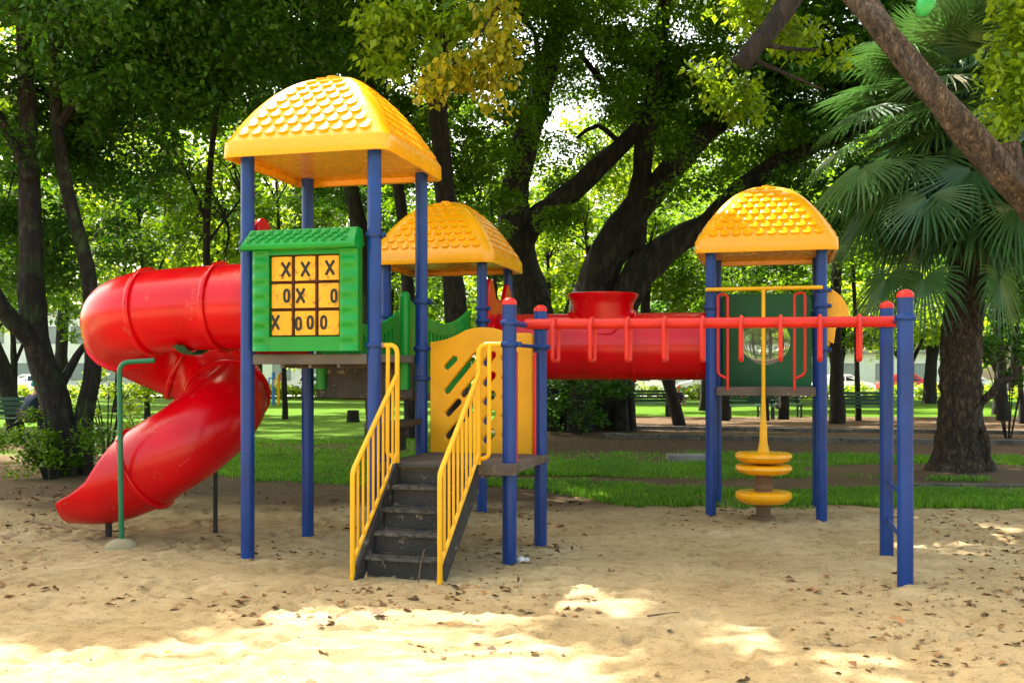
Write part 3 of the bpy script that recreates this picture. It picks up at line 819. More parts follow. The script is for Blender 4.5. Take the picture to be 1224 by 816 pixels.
def ground_mat():
    m, nt, b = mat('sand_dirt_and_lawn')
    n1 = noise_node(nt, .9, 6, .6); n2 = noise_node(nt, 9, 8, .7); n3 = noise_node(nt, 70, 4, .7); n4 = noise_node(nt, 320, 2)
    r1 = ramp(nt, n1.outputs[0], [(.3, (.325, .232, .112)), (.5, (.405, .300, .155)), (.72, (.50, .385, .215))])
    r2 = ramp(nt, n2.outputs[0], [(.30, (.62, .58, .52)), (.5, (1, 1, 1)), (.75, (1.1, 1.1, 1.1))])
    sand = mixc(nt, 1, r1.outputs[0], r2.outputs[0], 'MULTIPLY')
    r3 = ramp(nt, n3.outputs[0], [(.30, (.66, .62, .56)), (.55, (1, 1, 1))])
    sand = mixc(nt, .7, sand, mixc(nt, 1, sand, r3.outputs[0], 'MULTIPLY'))
    r4 = ramp(nt, n4.outputs[0], [(.3, (.75, .73, .7)), (.7, (1.15, 1.15, 1.15))])
    sand = mixc(nt, .8, sand, mixc(nt, 1, sand, r4.outputs[0], 'MULTIPLY'))
    # leaf crumbs
    v = nd(nt, 'ShaderNodeTexVoronoi'); v.inputs['Scale'].default_value = 16; v.inputs['Randomness'].default_value = 1
    tc = nd(nt, 'ShaderNodeTexCoord'); mp = nd(nt, 'ShaderNodeMapping'); mp.inputs['Scale'].default_value = (1, 1.6, 1)
    wn = noise_node(nt, 14, 3); vm = nd(nt, 'ShaderNodeVectorMath', operation='MULTIPLY_ADD'); vm.inputs[1].default_value = (.12,)*3
    nt.links.new(wn.outputs[1], vm.inputs[0]); nt.links.new(tc.outputs['Object'], vm.inputs[2]); nt.links.new(vm.outputs[0], mp.inputs[0]); nt.links.new(mp.outputs[0], v.inputs[0])
    sp_ = ramp(nt, v.outputs['Distance'], [(.13, (1, 1, 1)), (.19, (0, 0, 0))])
    n5 = noise_node(nt, 1.7, 4); sp2 = ramp(nt, n5.outputs[0], [(.45, (0, 0, 0)), (.6, (1, 1, 1))])
    crumbs = mixc(nt, 1, sp_.outputs[0], sp2.outputs[0], 'MULTIPLY')
    sand = mixc(nt, crumbs, sand, (.15, .08, .04))
    # dirt
    rd = ramp(nt, n2.outputs[0], [(.3, (.045, .027, .014)), (.55, (.10, .064, .035)), (.8, (.19, .13, .08))])
    dirt = mixc(nt, .8, rd.outputs[0], mixc(nt, 1, rd.outputs[0], r3.outputs[0], 'MULTIPLY'))
    rg = ramp(nt, n2.outputs[0], [(.3, (.022, .065, .003)), (.55, (.062, .130, .004)), (.8, (.125, .185, .010))])
    gr = mixc(nt, .6, rg.outputs[0], mixc(nt, 1, rg.outputs[0], r3.outputs[0], 'MULTIPLY'))
    def attr(nm, lo=.35, hi=.65, k=.5):
        a = nd(nt, 'ShaderNodeAttribute', attribute_name=nm)
        ma = nd(nt, 'ShaderNodeMath', operation='MULTIPLY_ADD'); ma.inputs[1].default_value = k; ma.inputs[2].default_value = -k/2
        nt.links.new(n2.outputs[0], ma.inputs[0])
        ad = nd(nt, 'ShaderNodeMath', operation='ADD'); nt.links.new(a.outputs['Fac'], ad.inputs[0]); nt.links.new(ma.outputs[0], ad.inputs[1])
        return ramp(nt, ad.outputs[0], [(lo, (0, 0, 0)), (hi, (1, 1, 1))]).outputs[0]
    c = mixc(nt, attr('dirt', .3, .8), sand, dirt)
    c = mixc(nt, attr('grass'), c, gr)
    c = mixc(nt, attr('road', .45, .55, .02), c, (.36, .33, .31))
    nt.links.new(c, b.inputs['Base Color']); b.inputs['Roughness'].default_value = 1; b.inputs['Specular IOR Level'].default_value = .1
    ad = nd(nt, 'ShaderNodeMath', operation='ADD'); nt.links.new(n2.outputs[0], ad.inputs[0]); nt.links.new(n3.outputs[0], ad.inputs[1])
    bump(nt, ad.outputs[0], b, .6, .02)
    return m
gm.materials.append(ground_mat())
ground = link('ground', gm); tag(ground, kind='structure')
from bisect import bisect
def gz(x, y):
    i = min(max(int(np.searchsorted(ys, y))-1, 0), ny_-2); j = min(max(int(np.searchsorted(xs, x))-1, 0), nx_-2)
    return float(zz[i, j])

def leaves_mesh(name, P_, D, N_, L, W, mats, rnd=None, fold=.25):
    """rhombic leaves: base P, axis D, normal N, length L, half width W"""
    n = len(P_)
    S = np.cross(D, N_); S /= np.linalg.norm(S, axis=1)[:, None]+1e-9
    N2 = np.cross(S, D)
    L = L[:, None]; W = W[:, None]
    v = np.empty((n, 4, 3), np.float32)
    v[:, 0] = P_; v[:, 1] = P_+D*L*.42+S*W+N2*W*fold; v[:, 2] = P_+D*L-N2*W*fold*.6; v[:, 3] = P_+D*L*.42-S*W+N2*W*fold
    me = bpy.data.meshes.new(name)
    me.vertices.add(n*4); me.vertices.foreach_set('co', v.ravel())
    me.loops.add(n*4); me.loops.foreach_set('vertex_index', np.arange(n*4, dtype=np.int32))
    me.polygons.add(n); me.polygons.foreach_set('loop_start', np.arange(0, n*4, 4, dtype=np.int32)); me.polygons.foreach_set('loop_total', np.full(n, 4, dtype=np.int32))
    me.update(calc_edges=True)
    a = me.attributes.new('rnd', 'FLOAT', 'FACE'); a.data.foreach_set('value', (RNG.random(n) if rnd is None else rnd).astype(np.float32))
    for m in mats: me.materials.append(m)
    return me
def unit(n):
    d = RNG.normal(size=(n, 3)); return d/np.linalg.norm(d, axis=1)[:, None]
def clump_leaves(C, R, per, size, droop=.35, flat=.6):
    """C (k,3) clump centres, R (k,) radii"""
    k = len(C); idx = np.repeat(np.arange(k), per); n = len(idx)
    off = unit(n)*(RNG.random(n)**.45)[:, None]*R[idx][:, None]; off[:, 2] *= flat
    P_ = C[idx]+off
    D = unit(n); D[:, 2] = D[:, 2]*.5-droop; D /= np.linalg.norm(D, axis=1)[:, None]
    N_ = unit(n)*.7; N_[:, 2] += 1.0; N_ /= np.linalg.norm(N_, axis=1)[:, None]
    s = size*RNG.uniform(.55, 1.25, n)
    return P_, D, N_, s, s*RNG.uniform(.22, .36, n)
def ell_centres(ells, dens, shell=.35):
    """ells: (centre, (rx,ry,rz)); dens clumps per m3 of ellipsoid"""
    out = []
    for c, r in ells:
        k = max(3, int(dens*4.19*r[0]*r[1]*r[2]))
        d = unit(k)*(shell+(1-shell)*RNG.random(k)**.6)[:, None]
        out.append(np.array(c)[None]+d*np.array(r)[None])
    return np.concatenate(out)
def tree(name, label, cat, trunks, ells, dens, per, size, leafm, bark='bark', rc=(.45, .9), group=None, twigs=14, twig_from=None, wob=.3, base=None, extra=None, shell=.35, droop=.35):
    """trunks: list of (points, r0, r1)"""
    b = base if base is not None else Vector((trunks[0][0][0][0], trunks[0][0][0][1], 0))
    root = empty(name, b); tag(root, label, cat, group)
    mb = MB()
    for pts, r0, r1 in trunks:
        limb(mb, [Vector(p)-b for p in pts], r0, r1, .25, 12, wob)
    C = ell_centres(ells, dens, shell)
    if extra is not None: C = np.concatenate([C, extra])
    ends = twig_from if twig_from else [Vector(t[0][-1]) for t in trunks]
    allpts = [Vector(p) for t in trunks for p in dense(t[0], .8)[len(dense(t[0], .8))//2:]]
    for i in RNG.choice(len(C), min(twigs, len(C)), replace=False):
        c = Vector(C[i]); s = min(allpts, key=lambda p: (p-c).length+RNG.random()*.8)
        if (c-s).length > 7: continue
        m1 = s.lerp(c, .5)+Vector((RNG.normal()*.2, RNG.normal()*.2, abs(RNG.normal())*.25+.1))
        q = min(.05, .012*(c-s).length+.012)
        limb(mb, [s-b, m1-b, c-b], q, .008, .4, 6, .2)
    if len(mb.v): mb.build('trunk', M[bark], root, ang=80)
    R = RNG.uniform(rc[0], rc[1], len(C))
    P_, D, N_, L, W = clump_leaves(C-np.array(b)[None], R, per, size, droop)
    link('crown', leaves_mesh('crown', P_, D, N_, L, W, [M[leafm]]), root)
    return root

def A(*a): return at(*a)
def gpt(px, Z): v = at(px, 447, Z); return Vector((v.x, v.y, -.15))

SUN = Vector((-.30, .42, .86)).normalized()
lit_px = [[(170, 900), (170, 810), (200, 775), (265, 745), (330, 735), (420, 722), (500, 738), (560, 758), (650, 775), (760, 795), (860, 900)],
          [(-120, 900), (-120, 750), (10, 752), (45, 765), (40, 790), (0, 830), (-20, 900)],
          [(835, 738), (880, 745), (960, 766), (1100, 803), (1110, 812), (1040, 806), (930, 785), (855, 760)],
          [(640, 590), (725, 592), (720, 600), (650, 600)], [(265, 693), (300, 694), (302, 702), (270, 701)]]
lit = [[gnd(*p) for p in poly] for poly in lit_px]
def inpoly(x, y, poly):
    c = np.zeros(x.shape, bool); n = len(poly); j = n-1
    for i in range(n):
        xi, yi = poly[i]; xj, yj = poly[j]
        if yi != yj: c ^= ((yi > y) != (yj > y)) & (x < (xj-xi)*(y-yi)/(yj-yi)+xi)
        j = i
    return c
def shade_canopy_points(n, x0, x1, y0, y1, h0, h1, rc, keep=None):  # clumps placed up-sun of the ground they should shade; lit polygons stay open
    x = RNG.uniform(x0, x1, n); y = RNG.uniform(y0, y1, n)
    bad = np.zeros(n, bool)
    for poly in lit:
        for dx, dy in ((0, 0), (rc, 0), (-rc, 0), (0, rc), (0, -rc)): bad |= inpoly(x+dx, y+dy, poly)
    for cx, cy, rr in ((-.17, 7.0, 1.25), (3.93, 9.58, 1.2)): bad |= np.hypot(x-cx, y-cy) < rr  # gaps opened so sun reaches two of the tower roofs
    bad |= (y < 4.75) 
    x, y = x[~bad], y[~bad]
    k_ = (y < 10.5) | (RNG.random(len(x)) < .55); k_ &= np.hypot(x-8.6, y-13.4) > 2.0; x, y = x[k_], y[k_]  # thinned farther back, with an opening that lets sun onto the palm
    h = RNG.uniform(h0, h1, len(x))
    return np.stack([x+SUN.x/SUN.z*h, y+SUN.y/SUN.z*h, h], 1)
# ---- left tree, several stems from one foot
Z0 = 15.0
fo = Vector((A(78, 560, Z0).x, Z0, -.1))
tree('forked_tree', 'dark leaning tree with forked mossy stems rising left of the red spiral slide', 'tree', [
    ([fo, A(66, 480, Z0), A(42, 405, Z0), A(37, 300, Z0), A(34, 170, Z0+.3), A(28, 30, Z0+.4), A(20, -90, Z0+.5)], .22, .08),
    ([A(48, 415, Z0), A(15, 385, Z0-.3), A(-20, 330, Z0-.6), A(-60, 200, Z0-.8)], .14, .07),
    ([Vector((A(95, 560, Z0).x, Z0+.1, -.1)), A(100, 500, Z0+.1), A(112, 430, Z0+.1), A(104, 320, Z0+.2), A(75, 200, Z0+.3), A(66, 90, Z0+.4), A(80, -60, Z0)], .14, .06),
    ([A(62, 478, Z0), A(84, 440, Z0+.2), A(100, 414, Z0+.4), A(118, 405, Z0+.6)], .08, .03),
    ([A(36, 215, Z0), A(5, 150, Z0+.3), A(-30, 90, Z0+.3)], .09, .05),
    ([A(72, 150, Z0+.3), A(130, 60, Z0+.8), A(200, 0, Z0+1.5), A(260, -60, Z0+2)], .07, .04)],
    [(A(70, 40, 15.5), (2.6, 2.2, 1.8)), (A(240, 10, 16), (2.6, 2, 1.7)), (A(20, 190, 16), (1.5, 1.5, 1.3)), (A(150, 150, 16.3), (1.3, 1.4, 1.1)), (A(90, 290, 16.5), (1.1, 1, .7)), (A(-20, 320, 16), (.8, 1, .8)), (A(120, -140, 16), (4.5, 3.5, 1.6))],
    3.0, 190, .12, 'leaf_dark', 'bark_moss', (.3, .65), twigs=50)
# ---- slender trees
tree('slender_tree', 'thin straight sapling trunk seen between the dark forked tree and the tallest tower', 'tree', [
    ([gpt(252, 19), A(250, 400, 19), A(247, 280, 19), A(252, 190, 19), A(262, 100, 19), A(268, 0, 19)], .09, .04), ([A(248, 270, 19), A(225, 210, 19), A(200, 170, 19.3)], .04, .02), ([A(248, 290, 19), A(290, 235, 19.3)], .03, .015)],
    [(A(240, 230, 19.6), (1.3, 1.2, 1.5)), (A(290, 320, 20), (.9, .9, .8)), (A(190, 280, 20), (.9, 1, .9))], 3.6, 80, .12, 'leaf_mid', rc=(.25, .5), twigs=25)
tree('slanting_tree', 'dark slanting trunk at the left edge of the photo behind the bench sitter', 'tree', [
    ([gpt(20, 27), A(10, 470, 27), A(-12, 400, 27), A(-40, 300, 27)], .22, .14)], [(A(-10, 300, 28), (3, 2, 2))], .9, 90, .18, 'leaf_mid', twigs=8)
# ---- trees right behind the towers
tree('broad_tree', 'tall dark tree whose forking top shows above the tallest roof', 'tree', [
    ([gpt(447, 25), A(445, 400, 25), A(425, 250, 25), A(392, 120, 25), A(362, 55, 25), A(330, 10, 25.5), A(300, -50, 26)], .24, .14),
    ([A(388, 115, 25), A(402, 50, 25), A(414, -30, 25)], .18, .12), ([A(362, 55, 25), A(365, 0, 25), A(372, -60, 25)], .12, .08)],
    [(A(370, 110, 27), (2.6, 2, 2.2)), (A(330, 0, 26), (4, 3, 2.3)), (A(430, 200, 28), (2, 1.6, 1.8)), (A(200, 60, 27), (3, 2, 2)), (A(380, -120, 26), (6, 4, 2))], 1.3, 290, .14, 'leaf_dark', 'bark_moss', (.5, .95), twigs=40, extra=shade_canopy_points(620, -13, 2, 17, 33, 13.5, 17.5, .1))  # extra: high clumps added to shade the left lawn
tree('brown_trunk_tree', 'brown straight trunked tree rising behind the middle tower roof', 'tree', [
    ([gpt(548, 23), A(546, 400, 23), A(535, 260, 23), A(524, 140, 23), A(527, 60, 23), A(535, -40, 23)], .30, .16), ([gpt(494, 24), A(490, 400, 24), A(480, 250, 24), A(455, 120, 24.3)], .20, .1)],
    [(A(560, 150, 24.5), (2.0, 1.5, 1.5)), (A(470, 120, 24.5), (1.6, 1.3, 1.6)), (A(500, 10, 24), (2.6, 2, 1.6)), (A(545, -130, 24), (5, 4, 2)), (A(590, 240, 25), (1.2, 1, .9))], 1.8, 230, .13, 'leaf_mid', 'bark', (.4, .85), twigs=30)
# ---- the great fig
Zf = 28.0
tree('fig_tree', 'huge grey fig tree with spreading limbs and a massive dark foot behind the tunnel', 'tree', [
    ([gpt(668, Zf), A(655, 430, Zf), A(628, 330, Zf), A(614, 240, Zf), A(634, 150, Zf), A(654, 80, Zf+.5), A(675, 0, Zf+1)], .62, .22),
    ([A(618, 300, Zf), A(640, 262, Zf), A(692, 222, Zf), A(745, 172, Zf), A(790, 128, Zf+.4), A(850, 90, Zf+1), A(930, 60, Zf+1.5)], .34, .11),
    ([gpt(712, Zf), A(705, 400, Zf), A(716, 330, Zf), A(752, 262, Zf), A(795, 215, Zf), A(822, 180, Zf), A(880, 130, Zf+.4)], .80, .20),
    ([gpt(735, Zf-.4), A(735, 400, Zf-.4), A(770, 320, Zf-.4), A(850, 264, Zf-.6), A(898, 218, Zf-.8), A(960, 180, Zf-1), A(1040, 150, Zf-1)], .60, .13),
    ([A(757, 300, Zf), A(763, 230, Zf), A(775, 150, Zf), A(785, 80, Zf), A(796, -10, Zf)], .32, .17),
    ([A(745, 175, Zf), A(715, 150, Zf), A(690, 165, Zf+.3)], .1, .05),
    ([A(636, 140, Zf), A(645, 90, Zf-.3), A(640, 40, Zf-.6)], .12, .06),
    ([A(775, 150, Zf), A(730, 110, Zf), A(690, 60, Zf+.3)], .12, .06),
    ([gpt(738, Zf-1), A(742, 470, Zf-1), A(740, 430, Zf-.6)], .16, .12), ([gpt(757, Zf-1.2), A(755, 470, Zf-1.2), A(757, 430, Zf-1)], .09, .07), ([gpt(750, Zf-1.6), A(747, 470, Zf-1.2), A(748, 440, Zf-1)], .05, .04),
    ([gpt(690, Zf-1.3), A(694, 470, Zf-1.2), A(700, 430, Zf-.6)], .35, .3), ([gpt(655, Zf-1), A(660, 470, Zf-1), A(664, 430, Zf-.6)], .3, .25)],
    [(A(700, 60, Zf), (2.6, 2.2, 1.6)), (A(640, 190, Zf+1), (1.6, 1.2, 1.0)), (A(800, 110, Zf+1.5), (2.6, 2, 1.6)), (A(880, 60, Zf), (2.4, 2, 1.6)), (A(860, 180, Zf+1), (2, 1.6, 1.3)), (A(720, 215, Zf+2), (1.5, 1, .8)), (A(950, 150, Zf), (2.2, 2, 1.6)), (A(790, 320, Zf+2.5), (2.2, 1.0, 1.4)), (A(870, 330, Zf+2.5), (2.2, 1.0, 1.5)), (A(760, -90, Zf), (8, 5, 2.2)), (A(590, 90, Zf+1), (1.6, 1.6, 1.2)),
     (A(655, 265, Zf-1.6), (.9, .4, .5)), (A(800, 150, Zf-1.8), (1.2, .5, .8)), (A(740, 120, Zf-1.8), (1.2, .5, .8)), (A(830, 225, Zf-2), (1.0, .5, .6)), (A(620, 110, Zf-1.5), (.8, .4, .8)), (A(900, 150, Zf-2.2), (1.4, .6, .9)), (A(690, 130, Zf+2.5), (1.6, .8, .9)), (A(672, 60, Zf+2), (.9, .8, .7))],
    1.25, 330, .14, 'leaf_mid', 'bark_grey', (.45, .95), twigs=60, wob=.35)
tree('backing_tree', 'dense dark tree filling the space above and behind the palm crown', 'tree', [
    ([gpt(1152, 25), A(1150, 400, 25), A(1140, 200, 25), A(1120, 60, 25), A(1110, -60, 25)], .25, .12), ([A(1142, 220, 25), A(1050, 120, 25), A(1000, 20, 25)], .14, .07)],
    [(A(1120, 60, 25.5), (3.4, 2, 2.6)), (A(1010, 60, 25.5), (2.6, 1.8, 2.2)), (A(1230, 100, 25), (2.6, 2, 2.6)), (A(1090, 250, 26), (2.0, 1.4, 1.6)), (A(990, 240, 26.5), (1.8, 1.2, 1.5)), (A(1230, 300, 26), (1.6, 1.4, 1.6))], 1.7, 170, .19, 'leaf_dark', 'bark_moss', (.45, .9), twigs=24)
# ---- palm
Zp = 16.0
pc = A(1150, 150, Zp); proot = empty('fan_palm', (pc.x, Zp, 0)); tag(proot, 'stout fan palm with shaggy crown and rough dark trunk right of the monkey bars', 'palm tree')
mb = MB(); px0 = Vector((pc.x, Zp, 0))
tp_ = dense([A(1150, 590, Zp), A(1150, 560, Zp), A(1149, 530, Zp), A(1148, 480, Zp), A(1150, 400, Zp), A(1157, 300, Zp), A(1158, 150, Zp)], .12)
def prad(z): return float(np.interp(z, [-.3, 0, .25, .6, 1.2, 2, 3.6, 5], [.62, .47, .37, .34, .32, .30, .27, .25]))
n = 40; vs = []; fs = []
for i, p in enumerate(tp_):
    for j in range(n):
        a = 2*PI*j/n; r = prad(p.z)
        fl = max(0, 1-p.z/.7); r *= 1+.22*fl*abs(math.sin(a*3.5+.6))+.13*mnoise.noise(Vector((math.cos(a)*2.2, math.sin(a)*2.2, p.z*3)))+.06*math.sin(p.z*26+a*2)
        vs.append(p-px0+Vector((math.cos(a)*r, math.sin(a)*r, 0)))
for i in range(len(tp_)-1):
    for j in range(n): fs.append((i*n+j, i*n+(j+1) % n, (i+1)*n+(j+1) % n, (i+1)*n+j))
mb.add(vs, fs)
limb(mb, [A(1172, 480, Zp-.2)-px0, A(1185, 470, Zp-.3)-px0, A(1195, 456, Zp-.3)-px0, A(1212, 452, Zp-.3)-px0, A(1216, 436, Zp-.3)-px0], .07, .035, .08, 8, .3)
limb(mb, [A(1174, 510, Zp-.3)-px0, A(1180, 530, Zp-.4)-px0, A(1181, 560, Zp-.4)-px0], .05, .03, .08, 8, .3)
mb.build('trunk', M['bark_palm'], proot, ang=80)
class FanSet:
    def __init__(s): s.v = []; s.f = []; s.r = []
    def fan(s, base, dirn, R, droop, segs=30, spread=250, upv=Vector((0, 0, 1)), pet=True):
        """blade: pleated, joined to 45 % then split to drooping tips"""
        d = dirn.normalized(); x = d.cross(upv).normalized(); nrm = x.cross(d).normalized()
        rr = random.random()
        for k in range(segs):
            a = math.radians(-spread/2+spread*(k+.5)/segs); da = math.radians(spread/segs)*.5
            Lk = R*(.72+.28*math.cos(a*.55))*random.uniform(.92, 1.04)
            def pt(an, r, lift=0):
                p = base+(d*math.cos(an)+x*math.sin(an))*r+nrm*lift
                p.z -= droop*R*(r/R)**2.6*(1+.6*abs(math.sin(an)))
                return p
            tw = random.uniform(-.04, .04)
            o = len(s.v); ca_ = a+tw
            s.v += [pt(a-da, R*.05), pt(a-da, R*.36), pt(a+da, R*.36), pt(a+da, R*.05), pt(a, R*.36, -R*.022), pt(a, R*.05, -.004),
                    pt(ca_-da*.42, R*.70, 0), pt(ca_+da*.42, R*.70), pt(ca_, R*.70, -R*.018), pt(ca_, Lk)]
            s.f += [(o, o+1, o+4, o+5), (o+5, o+4, o+2, o+3), (o+1, o+6, o+8, o+4), (o+4, o+8, o+7, o+2), (o+6, o+9, o+8), (o+8, o+9, o+7)]
            q = min(1, max(0, rr*.7+.3*random.random())); s.r += [q]*6
    def build(s, name, m, parent):
        me = bpy.data.meshes.new(name); me.from_pydata([tuple(v) for v in s.v], [], s.f)
        a = me.attributes.new('rnd', 'FLOAT', 'FACE'); a.data.foreach_set('value', np.array(s.r, np.float32))
        me.materials.append(M[m]); me.update(); return link(name, me, parent)
fs_ = FanSet(); pet = MB(); ds_ = FanSet()
hub = A(1158, 135, Zp)-px0
rp = random.Random(5)
NF = 165
for i in range(NF):
    el = math.radians(rp.choice([-62, -45, -30, -15, 0, 15, 32, 50, 70]) + rp.uniform(-8, 8)); az = i*2.39996+rp.uniform(-.2, .2)
    dv = Vector((math.cos(az)*math.cos(el), math.sin(az)*math.cos(el), math.sin(el)))
    plen = rp.uniform(.9, 1.75)
    b = hub+dv*plen; b.z -= .25*plen*math.cos(el)
    d2 = dv.copy(); d2.z -= .45; 
    fs_.fan(b, d2, rp.uniform(.75, 1.1), rp.uniform(.08, .30), 30, rp.uniform(220, 275))
    pet.tube([hub+dv*.1, hub+dv*plen*.5+Vector((0, 0, .03)), b], [.022, .015, .011], 6)
for (px, py, dz, R) in ((1035, 130, -.6, .95), (1040, 255, -.5, .9), (1060, 330, -.4, .9), (1030, 200, -1.2, .9), (1110, 235, -1.5, .85), (1075, 60, -.4, 1.0), (1010, 175, .2, .9), (1105, 330, -.9, .8), (1195, 330, -.4, .8), (1215, 250, -1, .9), (1130, 90, -1.6, .9)):
    b = A(px, py, Zp+dz)-px0; dv = b-hub; d2 = dv.normalized(); d2.z -= .35
    fs_.fan(b, d2, R, rp.uniform(.2, .4), 32, 255)
    pet.tube([hub, hub.lerp(b, .5)+Vector((0, 0, .08)), b], [.022, .015, .011], 6)
for i in range(26):
    az = i*2.4; el = math.radians(rp.uniform(-85, -55)); dv = Vector((math.cos(az)*math.cos(el), math.sin(az)*math.cos(el), math.sin(el)))
    b = hub+Vector((math.cos(az)*.35, math.sin(az)*.35, -.2))+dv*rp.uniform(.2, .8)
    ds_.fan(b, dv, rp.uniform(.6, .85), .1, 20, 150, upv=Vector((math.cos(az), math.sin(az), .2)))
fs_.build('crown', 'palm_leaf', proot); ds_.build('dead_fronds', 'palm_dead', proot); pet.build('leaf_stalk', M['bench'], proot, ang=80)

# ---- overhanging foreground tree: thick branch top right, hanging sprays and an unseen canopy shaped to shade the sand
Zb = 7.0
ovb = Vector((5.6, 7.6, 0))
can = shade_canopy_points(7000, -9, 10, 4.75, 17, 9.2, 12.5, .40)
can_in = [c for c in can if (c[2]-EYE) > .40*c[1]+.5]
can = np.array(can_in)
oroot = empty('overhanging_tree', ovb); tag(oroot, 'rough brown tree whose thick bare branch crosses the top right corner', 'tree')
mb = MB()
Q = lambda px, py, Z: A(px, py, Z)-ovb
limb(mb, [Vector((0, 0, -.2)), Vector((-.2, 0, 1.2)), Q(1330, 400, 7.2), Q(1236, 250, 7.1), Q(1196, 205, 7), Q(1130, 125, 7), Q(1072, 55, 7.1), Q(1018, -10, 7.3), Q(950, -110, 8.2), Q(880, -300, 9.5)], .150, .03, .06, 28, .8)
limb(mb, [Vector((-.1, .1, 1)), Vector((.3, .5, 3.5)), Vector((.2, 1.2, 6)), Vector((-1.5, 3.5, 9)), Vector((-4, 6, 10.5))], .28, .12, .3, 12, .3)
limb(mb, [Q(1212, 225, 7.05), Q(1210, 195, 7.0), Q(1207, 172, 7.0)], .10, .075, .05, 12, .5)
for i in RNG.choice(len(can), 90, replace=False):
    c = Vector(can[i])-ovb; s = Vector((.2, 1.2, 6)).lerp(Vector((-4, 6, 10.5)), random.random())
    limb(mb, [s, s.lerp(c, .5)+Vector((0, 0, .6)), c], .06, .01, .5, 6, .2)
mb.build('trunk', M['bark_warm'], oroot, ang=80)
mb = MB()
# bare forked limb hanging in at the top
limb(mb, [Q(1000, -110, 9.6), Q(950, -10, 9.4), Q(925, 30, 9.3), Q(900, 58, 9.2), Q(886, 78, 9.2)], .11, .085, .08, 12, .3)
limb(mb, [Q(905, 52, 9.2), Q(940, 58, 9.3), Q(975, 60, 9.4)], .03, .012, .08, 8, .3)
limb(mb, [Q(893, 68, 9.2), Q(925, 82, 9.2), Q(960, 97, 9.3), Q(985, 108, 9.4)], .025, .008, .08, 8, .3)
mb.build('hanging_limb', M['bark'], oroot, ang=80)
CR = RNG.uniform(.35, .6, len(can))
P_, D, N_, L_, W_ = clump_leaves(can-np.array(ovb)[None], CR, 22, .30)
link('crown', leaves_mesh('crown', P_, D, N_, L_, W_*1.1, [M['leaf_mid']]), oroot)  # unseen overhead leaves, placed for the shade they cast
def spray(name, pts, m, per, size, rc, droop=.6, twig=None):
    C = np.array([tuple(A(*p)-ovb) for p in pts]); P_, D, N_, L, W = clump_leaves(C, np.array([rc]*len(C)), per, size, droop, 1.0)
    o = link(name, leaves_mesh(name, P_, D, N_, L, W, [M[m]]), oroot)
    if twig:
        t = MB()
        for tw in twig: limb(t, [A(*p)-ovb for p in tw], .02, .006, .15, 6, .2)
        t.build('twig', M['bark'], oroot)
    return o
def scat(x0, y0, x1, y1, Z, n, wid):
    r = random.Random(n+int(x0)); out = []
    for q in range(n):
        t = (q+.5)/n; out.append((x0+(x1-x0)*t+r.uniform(-wid, wid), y0+(y1-y0)*t+r.uniform(-wid*.6, wid*.6), Z+r.uniform(-.15, .15)))
    return out
spray('yellowing_spray', scat(505, 108, 590, 60, 11, 18, 9), 'leaf_yellow', 26, .115, .24, .8)
spray('yellowing_spray', scat(600, -10, 592, 118, 11, 18, 12), 'leaf_yellow', 26, .115, .24, .8, [[(640, -60, 11), (600, 0, 11), (590, 60, 11), (588, 110, 11)], [(600, 0, 11), (560, 60, 11), (515, 98, 11)]])
spray('leaf_spray', scat(430, 20, 590, 20, 11.5, 42, 26)+scat(440, 70, 520, 60, 11.6, 12, 18), 'leaf_lime', 32, .115, .22, .6, [[(620, -40, 11.5), (540, 10, 11.5), (450, 30, 11.5)]])
spray('leaf_spray', scat(1180, 150, 1235, 118, 8.5, 12, 10), 'leaf_lime', 42, .085, .22, .5)
spray('leaf_spray', scat(1222, -20, 1215, 110, 8.5, 46, 22), 'leaf_lime', 42, .085, .22, .5, [[(1290, -60, 8.5), (1240, 0, 8.5), (1215, 110, 8.5)]])
spray('leaf_spray', scat(0, -10, 60, 20, 10, 24, 22)+scat(100, -5, 140, 5, 10, 6, 8), 'leaf_dark', 30, .10, .2, .5, [[(-60, -60, 10), (0, 0, 10), (50, 30, 10)]])
spray('leaf_spray', scat(850, 90, 900, 130, 13, 24, 26)+scat(870, 0, 990, 60, 12, 30, 26), 'leaf_bright', 30, .11, .24, .6, [[(930, -30, 12.5), (880, 60, 12.8), (860, 130, 13)]])
# smooth green pod at the very top
pd = MB(); c = A(1106, 6, 6.8)
prof = [(.004, -.085), (.022, -.075), (.043, -.05), (.058, -.01), (.06, .03), (.05, .07), (.03, .10), (.008, .115)]
pd.lathe(prof, (0, 0), 24); pd.tube([(0, 0, .11), (.01, 0, .2), (.03, 0, .4)], .005, 6)
po = pd.build('green_pod', M['pod']); po.location = c; po.rotation_euler = (0, math.radians(20), 0)
tag(po, 'smooth bright green pod hanging above the thick brown branch at the top edge', 'pod')

